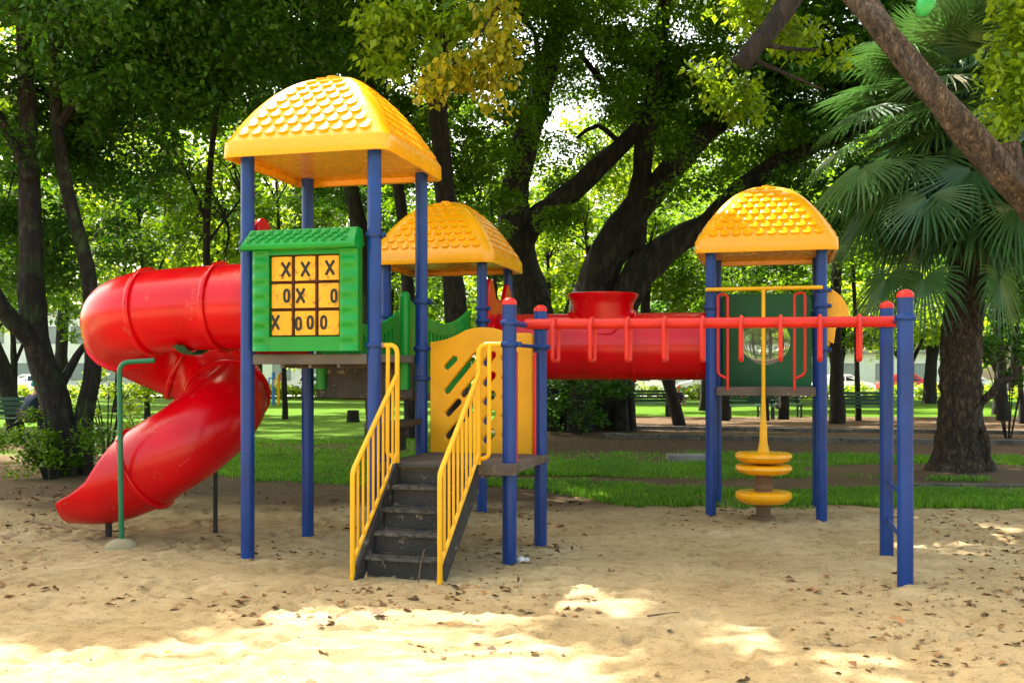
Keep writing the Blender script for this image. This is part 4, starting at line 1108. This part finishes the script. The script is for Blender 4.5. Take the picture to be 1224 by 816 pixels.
# ---- bright mid-distance trees and far tree belt
defs = []
rb = random.Random(21)
mids = [(150, 40, 300, 3.0, 'leaf_bright'), (300, 38, 290, 2.8, 'leaf_bright'), (10, 42, 330, 3.2, 'leaf_mid'), (655, 40, 310, 2.4, 'leaf_bright'), (470, 42, 320, 3.0, 'leaf_mid'),
        (1075, 36, 360, 2.6, 'leaf_bright'), (830, 42, 330, 3.0, 'leaf_mid'), (930, 44, 300, 3.2, 'leaf_mid'), (1190, 38, 350, 2.4, 'leaf_mid'), (1290, 40, 320, 3.0, 'leaf_mid'), (-110, 40, 300, 3, 'leaf_mid')]
names = ['bright backlit tree with loose leaves left of the tallest tower', 'sunny green tree standing behind the tallest tower and slide', 'green tree at the left edge beyond the bench sitter', 'lime green sunlit tree showing between the middle roof and the fig', 'green tree behind the middle tower',
         'bright low crowned tree seen under the palm leaves behind the monkey bars', 'green tree deep behind the red tunnel', 'green tree deep behind the far tower', 'dark low tree right of the palm trunk', 'green tree just past the right edge of the photo', 'green tree just past the left edge of the photo']
for (px, Z, py, r, lm), nm in zip(mids, names):
    c = A(px, py, Z)
    g0 = Vector((c.x+rb.uniform(-.5, .5), Z, -.1))
    ells = [(c, (r*.9, r*.8, r*.7)), (c+Vector((r*.6, .5, -.9)), (r*.7, r*.6, r*.5)), (c+Vector((-r*.6, -.3, -.6)), (r*.7, r*.6, r*.5)), (c+Vector((0, 0, r*.9)), (r*.7, r*.6, r*.6))]
    tree('shade_tree', nm, 'tree', [([g0, Vector((g0.x+.1, Z, 2)), c], .16, .06), ([Vector((g0.x+.05, Z, 1.7)), c+Vector((r*.5, 0, -.3))], .08, .04), ([Vector((g0.x+.05, Z, 1.5)), c+Vector((-r*.5, 0, 0))], .08, .04)],
         ells, .75, 90, .22, lm, rc=(.4, .8), twigs=14)
far = [(-60, 58), (70, 52), (170, 62), (290, 55), (400, 64), (500, 54), (600, 66), (700, 56), (800, 64), (900, 54), (1000, 60), (1110, 52), (1210, 62), (1300, 55)]
fnames = ['leftmost tall tree of the far belt', 'tall far tree above the slide bend', 'far tree between slide and tallest roof', 'far tree directly behind the tallest tower', 'far tree above the tallest roof peak', 'far tree above the middle roof', 'far tree right of the middle roof', 'far tree behind the fig limbs', 'far tree behind the centre of the tunnel', 'far tree left of the far tower roof', 'far tree behind the far tower roof', 'far tree behind the monkey bar end', 'far tree behind the palm', 'rightmost tall tree of the far belt']
for i, ((px, Z), nm) in enumerate(zip(far, fnames)):
    h = rb.uniform(9.5, 15); c = A(px, 447, Z); c.z = h
    g0 = Vector((c.x, Z, -.1)); R = rb.uniform(4.0, 5.2)
    ells = [(c, (R, R*.7, 4.0)), (c+Vector((R*.5, 0, -3.6)), (R*.7, R*.6, 2.6)), (c+Vector((-R*.5, 0, -3.2)), (R*.7, R*.6, 2.4)), (c+Vector((rb.uniform(-2, 2), 0, 4)), (R*.6, R*.5, 2.4)), (c+Vector((0, 0, -6)), (R*.7, R*.5, 2.0))]
    tree('far_tree', 'tall green '+nm, 'tree', [([g0, Vector((g0.x+.3, Z, h*.5)), c], .35, .12), ([Vector((g0.x+.2, Z, h*.4)), c+Vector((R*.5, 0, 0))], .18, .08)], ells, .22, 190, .34, rb.choice(['leaf_bright', 'leaf_mid', 'leaf_bright']), rc=(.8, 1.5), twigs=8, group='trees of the far belt')
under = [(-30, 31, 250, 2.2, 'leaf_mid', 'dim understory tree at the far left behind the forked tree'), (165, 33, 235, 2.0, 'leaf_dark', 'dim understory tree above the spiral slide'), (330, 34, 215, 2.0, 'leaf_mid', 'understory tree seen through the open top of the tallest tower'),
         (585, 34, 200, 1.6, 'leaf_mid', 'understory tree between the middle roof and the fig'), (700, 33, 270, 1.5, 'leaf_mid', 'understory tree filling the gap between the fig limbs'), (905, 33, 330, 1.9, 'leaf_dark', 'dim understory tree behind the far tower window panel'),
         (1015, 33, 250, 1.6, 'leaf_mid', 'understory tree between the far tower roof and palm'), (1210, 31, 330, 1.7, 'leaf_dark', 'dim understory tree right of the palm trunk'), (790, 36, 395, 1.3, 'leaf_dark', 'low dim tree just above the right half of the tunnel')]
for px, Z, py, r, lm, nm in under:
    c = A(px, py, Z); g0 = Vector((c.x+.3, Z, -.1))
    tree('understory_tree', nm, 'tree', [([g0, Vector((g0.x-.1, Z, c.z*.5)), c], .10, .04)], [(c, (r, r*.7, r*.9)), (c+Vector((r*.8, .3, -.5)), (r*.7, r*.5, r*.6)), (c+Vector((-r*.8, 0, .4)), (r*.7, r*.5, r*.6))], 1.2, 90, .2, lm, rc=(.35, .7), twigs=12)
# slim trunks across the path
slim = [(865, 33, 866, 'slim dark trunk left of the far tower foot on the brown path'), (936, 34, 938, 'slim trunk behind the far tower beside a green bench'), (1000, 31, 1001, 'slim straight dark trunk right of the far tower'), (1198, 33, 1196, 'slim trunk right of the palm'), (813, 30, 775, 'thin dark trunk leaning left under the tunnel')]
for gx, Z, tx, nm in slim:
    g0 = gpt(gx, Z); tree('slim_tree', nm, 'tree', [([g0, A((gx+tx)/2, 440, Z), A(tx-3, 390, Z), A(tx, 300, Z)], .24 if gx in (1000,) else .18, .13)], [(A(tx, 290, Z+.5), (1.8, 1.5, 1.3))], 1.5, 90, .18, 'leaf_mid', twigs=12)

# shrubs
def shrub(px, py, Z, r, label, lm='leaf_mid', size=.1, n=None, per=60, name='shrub'):
    c = A(px, py, Z); root = empty(name, (c.x, Z, 0)); tag(root, label, 'shrub')
    mb = MB()
    for k in range(7):
        a = k*.9; limb(mb, [Vector((.05*math.cos(a), .05*math.sin(a), -.05)), Vector((r[0]*.3*math.cos(a), r[1]*.3*math.sin(a), c.z*.8)), Vector((r[0]*.6*math.cos(a), r[1]*.6*math.sin(a), c.z+r[2]*.4))], .02, .006, .2, 6)
    mb.build('stem', M['bark'], root)
    C = ell_centres([((0, 0, c.z), r)], n or 14, .2); C = C[C[:, 2] > .05]
    P_, D, N_, L, W = clump_leaves(C, RNG.uniform(.12, .28, len(C)), per, size, -.1, .9)
    link('crown', leaves_mesh('crown', P_, D, N_, L, W, [M[lm]]), root)
shrub(60, 535, 14.5, (.72, .5, .52), 'low leafy shrub at the foot of the forked tree', 'leaf_mid', .075, 34, 110)
shrub(98, 528, 15.6, (.5, .4, .5), 'taller dark shrub tucked behind the forked tree', 'leaf_dark', .08, 26, 90)
shrub(128, 470, 19, (.9, .7, .5), 'sunny shrub seen between forked tree and slide', 'leaf_bright', .12, 8)
shrub(170, 505, 17.5, (.7, .6, .35), 'loose bright shrub under the slide bend', 'leaf_lime', .10, 9)
shrub(690, 478, 25.4, (1.7, .8, 1.0), 'dense dark shrub mass in front of the fig foot', 'leaf_dark', .12, 12)
shrub(1205, 425, 24, (1.4, 1, .8), 'dark bush hanging right of the palm trunk', 'leaf_dark', .14, 6)
# hedge line beyond the lawn
C = np.stack([RNG.uniform(-60, 60, 1500), RNG.uniform(60.2, 61.8, 1500), RNG.uniform(.1, .75, 1500)], 1)
P_, D, N_, L, W = clump_leaves(C, RNG.uniform(.25, .5, len(C)), 40, .22, -.1, .7)
hg = link('hedge', leaves_mesh('hedge', P_, D, N_, L, W, [M['leaf_bright']])); tag(hg, 'long low sunlit hedge between the far lawn and the road', 'hedge')
# bank of greenery behind the cars
C = np.stack([RNG.uniform(-90, 90, 2600), RNG.uniform(88, 93, 2600), RNG.uniform(2.5, 9, 2600)], 1)
P_, D, N_, L, W = clump_leaves(C, RNG.uniform(.8, 1.6, len(C)), 26, .7, .2, .8)
wd = link('woodland', leaves_mesh('woodland', P_, D, N_, L, W, [M['leaf_mid']])); tag(wd, 'mass of far greenery beyond the road', 'woodland', kind='stuff')

# pale buildings
def building(name, x0, x1, y, h, label, wm='wall_paint', n=8):
    root = empty(name, ((x0+x1)/2, y, 0)); tag(root, label, 'building'); w = (x1-x0)/2
    mb = MB(); mb.box(-w, w, 0, 8, 0, h); mb.build('wall', M[wm], root)
    mb = MB(); mb.box(-w-.3, w+.3, -.4, 8.4, h+.002, h+.3); mb.build('roof', M['roof_grey'], root, .03)
    for s in range(int(h//3)):
        for k in range(n):
            x = -w+2*w*(k+.5)/n
            f = MB()
            f.box(x-.75, x+.75, -.05, -.003, 1+3*s, 1.12+3*s); f.box(x-.75, x+.75, -.05, -.003, 2.3+3*s, 2.4+3*s); f.box(x-.75, x-.65, -.05, -.003, 1.121+3*s, 2.299+3*s); f.box(x+.65, x+.75, -.05, -.003, 1.121+3*s, 2.299+3*s)
            fr = f.build('window', M['roof_grey'], root); p = MB(); p.box(x-.649, x+.649, -.03, -.01, 1.121+3*s, 2.299+3*s); p.build('pane', M['pane'], fr)
building('white_building', -46, -32, 84, 6.4, 'pale two storey building glimpsed behind the trees at the far left', n=6)
building('low_white_shed', -22.5, -13, 84, 3.1, 'long low white building across the road under the tic tac toe panel', n=4)
building('roadside_building', 8, 36, 86, 3.2, 'long low white building across the road behind the far tower', n=9)

# cars
def car(x, y, paint, label, rz=0, first=None):
    root = empty('parked_car', (x, y, 0), rz); tag(root, label, 'car', 'cars parked along the road')
    prof = [(-2.1, .35), (-2.15, .6), (-2.05, .85), (-1.7, .93), (-1.15, 1.38), (-.6, 1.46), (.35, 1.45), (1.0, .98), (1.75, .85), (2.1, .68), (2.15, .4), (2.0, .28), (-1.9, .28)]
    n = len(prof); vs = []
    for sy in (-1, 1):
        for (px, pz) in prof: vs.append((px, sy*(.82 if pz < 1 else .66), pz))
    mb = MB(); mb.add(vs, [tuple(range(n)), tuple(range(n, 2*n))[::-1]]+[(i, (i+1) % n, n+(i+1) % n, n+i) for i in range(n)])
    mb.build('body', M[paint], root, .05)
    for sy in (-1, 1):
        g = MB(); yy = sy*.80
        for a, b in (((-1.05, 1.0), (-.12, 1.0)), ((-.02, 1.0), (.82, 1.0))):
            t0 = a[0]+.18 if a[0] < -.5 else a[0]; t1 = b[0] if b[0] < 0 else b[0]-.42
            g.add([(a[0], yy, 1.0), (b[0], yy, 1.0), (t1, sy*.70, 1.36), (t0, sy*.70, 1.36)], [(0, 1, 2, 3)])
        g.build('side_window', M['glass'], root)
        for wx in (-1.3, 1.3):
            w = MB(); w.tube([(wx, sy*.72, .32), (wx, sy*.86, .32)], .32, 20); wo = w.build('wheel', M['rubber'], root)
            w = MB(); w.tube([(wx, sy*.861, .32), (wx, sy*.875, .32)], .19, 14); w.build('rim', M['car_silver'], wo)
    g = MB(); g.add([(1.0, -.62, 1.0), (1.0, .62, 1.0), (.42, .58, 1.42), (.42, -.58, 1.42)], [(0, 1, 2, 3)]); g.build('windscreen', M['glass'], root)
cars = [(-20.5, 'car_white', 'white car parked across the road behind the spiral slide'), (-14.6, 'car_silver', 'silver car parked across the road behind the tallest tower'), (9.3, 'car_white', 'white car parked beyond the lawn under the left half of the tunnel'), (14.2, 'car_silver', 'silver car parked beyond the lawn under the right end of the tunnel'), (19.2, 'car_white', 'white car parked beyond the lawn behind the far tower'),
        (24.4, 'car_white', 'white car parked just right of the far tower'), (29.4, 'car_red', 'red car parked between far tower and the monkey bar end'), (34.3, 'car_silver', 'silver car parked behind the end posts of the monkey bars'), (-36, 'car_white', 'white car parked at the far left behind the forked tree')]
for x, p, l in cars: car(x+rb.uniform(-.3, .3), 76+rb.uniform(-.4, .4), p, l, rb.choice([0, PI]))

# kerbs and path edges
def kerb(name, pts, w, h, label, m='kerb'):
    mb = MB(); pts = [Vector(p) for p in pts]
    for i in range(len(pts)-1):
        a, b = pts[i], pts[i+1]; L = (b-a).length; n = max(1, int(L/1.0)); d = (b-a)/n; s = Vector((-d.y, d.x, 0)).normalized()*w/2
        for k in range(n):
            p, q = a+d*k+d*.006, a+d*(k+1)-d*.006; jz = random.uniform(-.008, .008)
            vs = [p-s, q-s, q+s, p+s]; mb.add([(v.x, v.y, -.1) for v in vs]+[(v.x, v.y, h+jz) for v in vs], [(0, 3, 2, 1), (4, 5, 6, 7), (0, 1, 5, 4), (1, 2, 6, 5), (2, 3, 7, 6), (3, 0, 4, 7)])
    o = mb.build(name, M[m], None, .012); tag(o, label, 'kerb'); return o
kerb('path_kerb', [(2.2, 24.2, 0), (6.5, 22.6, 0), (14, 20.6, 0)], .14, .11, 'nearer worn concrete kerb along the brown path behind the far tower')
kerb('path_kerb', [(2.6, 28.0, 0), (8, 26.4, 0), (18, 24.5, 0)], .14, .10, 'farther worn concrete kerb along the brown path')
kerb('lawn_kerb', [(5.0, 13.75, 0), (12, 13.3, 0)], .07, .035, 'thin pale kerb line in the grass in front of the palm')
kerb('road_kerb', [(-60, 62.6, 0), (60, 62.6, 0)], .2, .14, 'pale kerb along the far road')

# benches
def bench(x, y, rz, label):
    root = empty('park_bench', (x, y, 0), rz); tag(root, label, 'bench', 'green park benches')
    mb = MB()
    for k in range(4): mb.box(-.8, .8, -.22+k*.12, -.13+k*.12, .43, .46)
    mb.build('seat', M['bench'], root, .004)
    mb = MB()
    for k in range(4): z = .52+k*.11; mb.box(-.8, .8, .24+k*.02, .265+k*.02, z, z+.085)
    mb.build('backrest', M['bench'], root, .004)
    for sx_ in (-.7, .7):
        l = MB(); l.box(sx_-.03, sx_+.03, -.2, -.14, -.05, .43); l.box(sx_-.03, sx_+.03, .2, .26, -.05, .92); l.box(sx_-.029, sx_+.029, -.139, .199, .36, .428); l.box(sx_-.03, sx_+.03, -.22, .199, .62, .65)
        l.build('leg', M['bench_leg'], root, .004)
for (px, Z, rz, l) in ((775, 36, .1, 'green bench on the lawn edge under the middle of the tunnel'), (898, 34, -.1, 'green bench seen under the far tower deck, left one'), (932, 35.5, .05, 'green bench seen under the far tower deck, right one'), (1034, 32.5, 0, 'dark green bench left of the monkey bar end posts')):
    v = at(px, 447, Z); bench(v.x, Z, rz, l)
v = at(12, 447, 24.5); bench(v.x, 24.5, .15, 'green bench at the left edge carrying the seated person')

# people
def skin_body(name, verts, edges, radii, m, parent=None, lvl=2):
    me = bpy.data.meshes.new(name); me.from_pydata(verts, edges, [])
    o = bpy.data.objects.new(name, me); COL.objects.link(o)
    md = o.modifiers.new('skin', 'SKIN'); me.skin_vertices[0].data[0].use_root = True
    for i, r in enumerate(radii):
        me.skin_vertices[0].data[i].radius = (r, r) if not isinstance(r, tuple) else r
        if i: me.skin_vertices[0].data[i].use_root = False
    s = o.modifiers.new('sub', 'SUBSURF'); s.levels = lvl; s.render_levels = lvl
    me.materials.append(m)
    if parent: o.parent = parent
    return o
def sitter(loc_, rz, label, shirt, seat=.46, hat=None, hair='hair', lean=.15):
    root = empty('person', loc_, rz); tag(root, label, 'person')
    s = seat; L = lean
    V = [(0, 0, s+.09), (0, -L*.3, s+.28), (0, -L, s+.50), (0, -L-.02, s+.60), (0, -L-.04, s+.66), (0, -L-.05, s+.75), (0, -L-.05, s+.84),
         (.17, -L, s+.50), (.23, -.08-L, s+.28), (.16, -.30-L, s+.20), (.12, -.38-L, s+.19), (-.17, -L, s+.50), (-.23, -.08-L, s+.28), (-.16, -.30-L, s+.20), (-.12, -.38-L, s+.19),
         (.10, -.02, s+.07), (.13, -.44, s+.07), (.13, -.46, max(.08, s-.38)), (.13, -.60, max(.04, s-.42)), (-.10, -.02, s+.07), (-.13, -.44, s+.07), (-.13, -.46, max(.08, s-.38)), (-.13, -.60, max(.04, s-.42))]
    if seat < .2: V[16] = (.2, -.35, .35); V[17] = (.1, -.55, .06); V[18] = (.1, -.68, .04); V[20] = (-.2, -.35, .35); V[21] = (-.1, -.55, .06); V[22] = (-.1, -.68, .04)
    E = [(0, 1), (1, 2), (2, 3), (3, 4), (4, 5), (5, 6), (2, 7), (7, 8), (8, 9), (9, 10), (2, 11), (11, 12), (12, 13), (13, 14), (0, 15), (15, 16), (16, 17), (17, 18), (0, 19), (19, 20), (20, 21), (21, 22)]
    R = [.15, .14, .15, .06, .07, .10, .07, .065, .045, .035, .035, .065, .045, .035, .035, .09, .065, .045, .04, .09, .065, .045, .04]
    skin_body('body', V, E, R, M['skin'], root)
    # shirt and trousers as close shells
    skin_body('shirt', [V[0], V[1], V[2], V[7], V[8], V[11], V[12], (0, -L-.01, s+.55)], [(0, 1), (1, 2), (2, 3), (3, 4), (2, 5), (5, 6), (2, 7)], [.18, .17, .175, .09, .07, .09, .07, .09], M[shirt], root)
    skin_body('trousers', [V[0], V[15], V[16], V[17], V[19], V[20], V[21]], [(0, 1), (1, 2), (2, 3), (0, 4), (4, 5), (5, 6)], [.17, .105, .08, .06, .105, .08, .06], M['trouser'], root)
    h = MB(); cz = s+.80; cy = -L-.03
    h.lathe([(.105*math.cos(t)*1.05, cz+.11*math.sin(t)) for t in (-.5, -.1, .3, .7, 1.1, 1.45)], (0, cy+.02), 18); h.build('hair' if not hat else 'cap', M[hat or hair], root)
    f = MB(); f.lathe([(.004, cz-.03), (.012, cz-.02), (.008, cz+.03), (.004, cz+.04)], (0, cy-.115), 8); f.build('nose', M['skin'], root)
v = at(34, 447, 24.3); sitter((v.x, 24.2, 0), math.radians(150), 'person in dark blue shirt and teal cap hunched on the bench at the left', 'shirt', .46, 'teal', lean=.24)
v = at(809, 447, 50); sitter((v.x, 50, 0), math.radians(20), 'small far person in dark clothes with orange hat sitting on the sunny lawn', 'shirt2', .05, 'orange_cloth')

# stump, stone, exercise posts
st = MB(); st.lathe([(.24, -.05), (.21, .05), (.19, .2), (.185, .36), (.17, .375)], (0, 0), 20)
o = st.build('tree_stump', M['bark_grey']); v = at(422, 447, 32); o.location = (v.x, 32, 0); tag(o, 'short sawn tree stump on the lawn seen under the tallest tower', 'stump')
st = MB(); st.box(-.36, .36, -.16, .16, -.05, .13); o = st.build('stone_slab', M['stone'], None, .04); o.location = (3.02, 17.6, 0); tag(o, 'flat grey stone slab lying on the grass behind the tunnel', 'stone')
v = at(333, 447, 50)
root = empty('exercise_post', (v.x, 50, 0)); tag(root, 'colourful blue, yellow and red exercise posts on the far lawn', 'exercise post')
for dx, m, h in ((-.25, 'gym_blue', 1.6), (.0, 'yellow', 1.5), (.30, 'gym_red', 1.9)):
    p = MB(); p.tube([(dx, 0, -.05), (dx, 0, h)], .07, 10); p.tube(rpath([(dx, 0, h*.8), (dx-.2, -.1, h*.82), (dx-.2, -.1, h*.6)], .05), .03, 8); p.build('post', M[m], root)
# sand details: twigs, pale rubble, coloured leaves, roots
def twig(pts, r, label, name='twig', m='twig', cat='twig'):
    mb = MB(); limb(mb, [Vector((p[0], p[1], gz(p[0], p[1])+p[2])) for p in pts], r, r*.4, .05, 7, .3); o = mb.build(name, M[m]); tag(o, label, cat)
g1 = lambda px, py, h=.006: (*gnd(px, py), h)
twig([g1(774, 735), g1(790, 733), g1(812, 732)], .008, 'single thin twig on the open sand right of centre')
twig([g1(500, 695, .008), (gnd(503, 694)[0], gnd(503, 694)[1], .13), (gnd(507, 693)[0], gnd(507, 693)[1]+.03, .22)], .006, 'pale forked twig leaning against the lowest stair riser')
twig([g1(33, 622, .01), g1(70, 630, .012), g1(130, 636, .01), g1(150, 632, .01)], .018, 'dark root lying on the sand left of the green slide pole', 'surface_root', cat='root')
twig([g1(60, 643, .01), g1(100, 645, .012), g1(128, 644, .01)], .014, 'shorter dark root nearer the camera left of the green slide pole', 'surface_root', cat='root')
wb = MB(); wb.lathe([(.03, -.01), (.035, .015), (.02, .035), (.005, .04)], (0, 0), 9); wb.lathe([(.02, -.01), (.022, .02), (.006, .03)], (.045, .01), 8)
o = wb.build('white_rubble', M['white_bit']); x, y = gnd(623, 672); o.location = (x, y, gz(x, y)); tag(o, 'small white lump of rubble beside the left front monkey bar post', 'rubble')
def one_leaf(px, py, m, label, s=.06):
    x, y = gnd(px, py); me = leaves_mesh('fallen_leaf', np.array([[0, 0, .006]]), np.array([[.9, .4, .1]]), np.array([[0, 0, 1.]]), np.array([s]), np.array([s*.35]), [M[m]], np.array([.9]), .4)
    o = link('fallen_leaf', me); o.location = (x, y, gz(x, y)+.004); tag(o, label, 'leaf')
one_leaf(194, 783, 'leaf_yellow', 'single bright yellow leaf in the foreground sand', .06)
one_leaf(863, 733, 'leaf_bright', 'single green leaf on the sand right of centre', .05)
# litter of dry leaves (uncountable)
n = 7000
x = RNG.uniform(-6.5, 7.5, n*3); y = RNG.uniform(4.6, 13.5, n*3); q_ = RNG.random(n*3) < .16; y = np.where(q_, RNG.uniform(13.5, 24, n*3), y)
d = fbm(x, y, .9, 3, 77); keep = RNG.random(n*3) < sstep(.40, .72, d)**1.5+.03; x = x[keep][:n]; y = y[keep][:n]; n = len(x)
z = np.array([gz(a, b) for a, b in zip(x, y)])+.003
D = unit(n); D[:, 2] = D[:, 2]*.15+.05; D /= np.linalg.norm(D, axis=1)[:, None]; N_ = unit(n)*.35; N_[:, 2] += 1
L = (.013+.07*RNG.random(n)**1.7)*np.where(RNG.random(n) < .06, 1.5, 1)
li = link('fallen_leaves', leaves_mesh('fallen_leaves', np.stack([x, y, z], 1), D, N_, L, L*RNG.uniform(.15, .4, n), [M['litter']], None, .5)); tag(li, 'scattered dry brown leaves and leaf crumbs on the sand', 'fallen leaves', kind='stuff')

# grass blades
def grass(n, x0, x1, y0, y1, hmin, hmax):
    x = RNG.uniform(x0, x1, n); y = RNG.uniform(y0, y1, n)
    k = (np.abs(x/y) < .56); x, y = x[k], y[k]
    g_, _, _ = grass_mask(x, y); k = RNG.random(len(x)) < g_; x, y = x[k], y[k]; n = len(x)
    D = unit(n)*.5; D[:, 2] = 1; D /= np.linalg.norm(D, axis=1)[:, None]
    N_ = unit(n); L = RNG.uniform(hmin, hmax, n)*(.5+fbm(x, y, 2.0, 2, 60))
    return np.stack([x, y, np.full(n, -.005)], 1), D, N_, L, np.full(n, .0055)*RNG.uniform(.7, 1.5, n)
a = grass(170000, -1.5, 9, 10.8, 17, .04, .095); b = grass(90000, -7, 11, 17, 23, .04, .09); c = grass(60000, -6, 0, 13.2, 20, .04, .08)
cat_ = [np.concatenate(t) for t in zip(a, b, c)]
gr = link('grass', leaves_mesh('grass', cat_[0], cat_[1], cat_[2], cat_[3], cat_[4]*1.3, [M['grass_blade']])); tag(gr, 'short green grass in patches behind the sand', 'grass', kind='stuff')

# ================================================================== light, sky, camera
w = bpy.data.worlds.new('World'); scene.world = w; w.use_nodes = True
nt = w.node_tree; bg = nt.nodes['Background']; sky = nt.nodes.new('ShaderNodeTexSky'); sky.sky_type = 'NISHITA'; sky.sun_disc = False
el = math.asin(SUN.z); az = math.atan2(SUN.x, SUN.y)
sky.sun_elevation = el; sky.sun_rotation = az; sky.air_density = 1.0; sky.dust_density = 4.5; sky.ozone_density = .6
tint = mixc(nt, 1.0, sky.outputs[0], (1.0, .935, .73), 'MULTIPLY'); nt.links.new(tint, bg.inputs[0]); bg.inputs[1].default_value = .15
sd = bpy.data.lights.new('sun', 'SUN'); sd.energy = 3.8; sd.angle = math.radians(.6); sd.color = (1, .97, .92)
so = bpy.data.objects.new('sun', sd); COL.objects.link(so); so.rotation_euler = SUN.to_track_quat('Z', 'Y').to_euler()
cam = bpy.data.cameras.new('camera'); co = bpy.data.objects.new('camera', cam); COL.objects.link(co)
co.location = (0, 0, EYE); co.rotation_euler = (PI/2, 0, 0); cam.sensor_width = 36; cam.lens = 36*F/1224; cam.shift_y = (HOR-408)/1224; cam.clip_end = 1000; cam.clip_start = .05
scene.camera = co
vs_ = scene.view_settings; vs_.view_transform = 'Standard'; vs_.look = 'None'; vs_.exposure = 2.5; vs_.gamma = 1
scene.render.engine = 'CYCLES'
scene.cycles.max_bounces = 5; scene.cycles.transmission_bounces = 5; scene.cycles.diffuse_bounces = 3; scene.cycles.glossy_bounces = 3; scene.cycles.transparent_max_bounces = 4
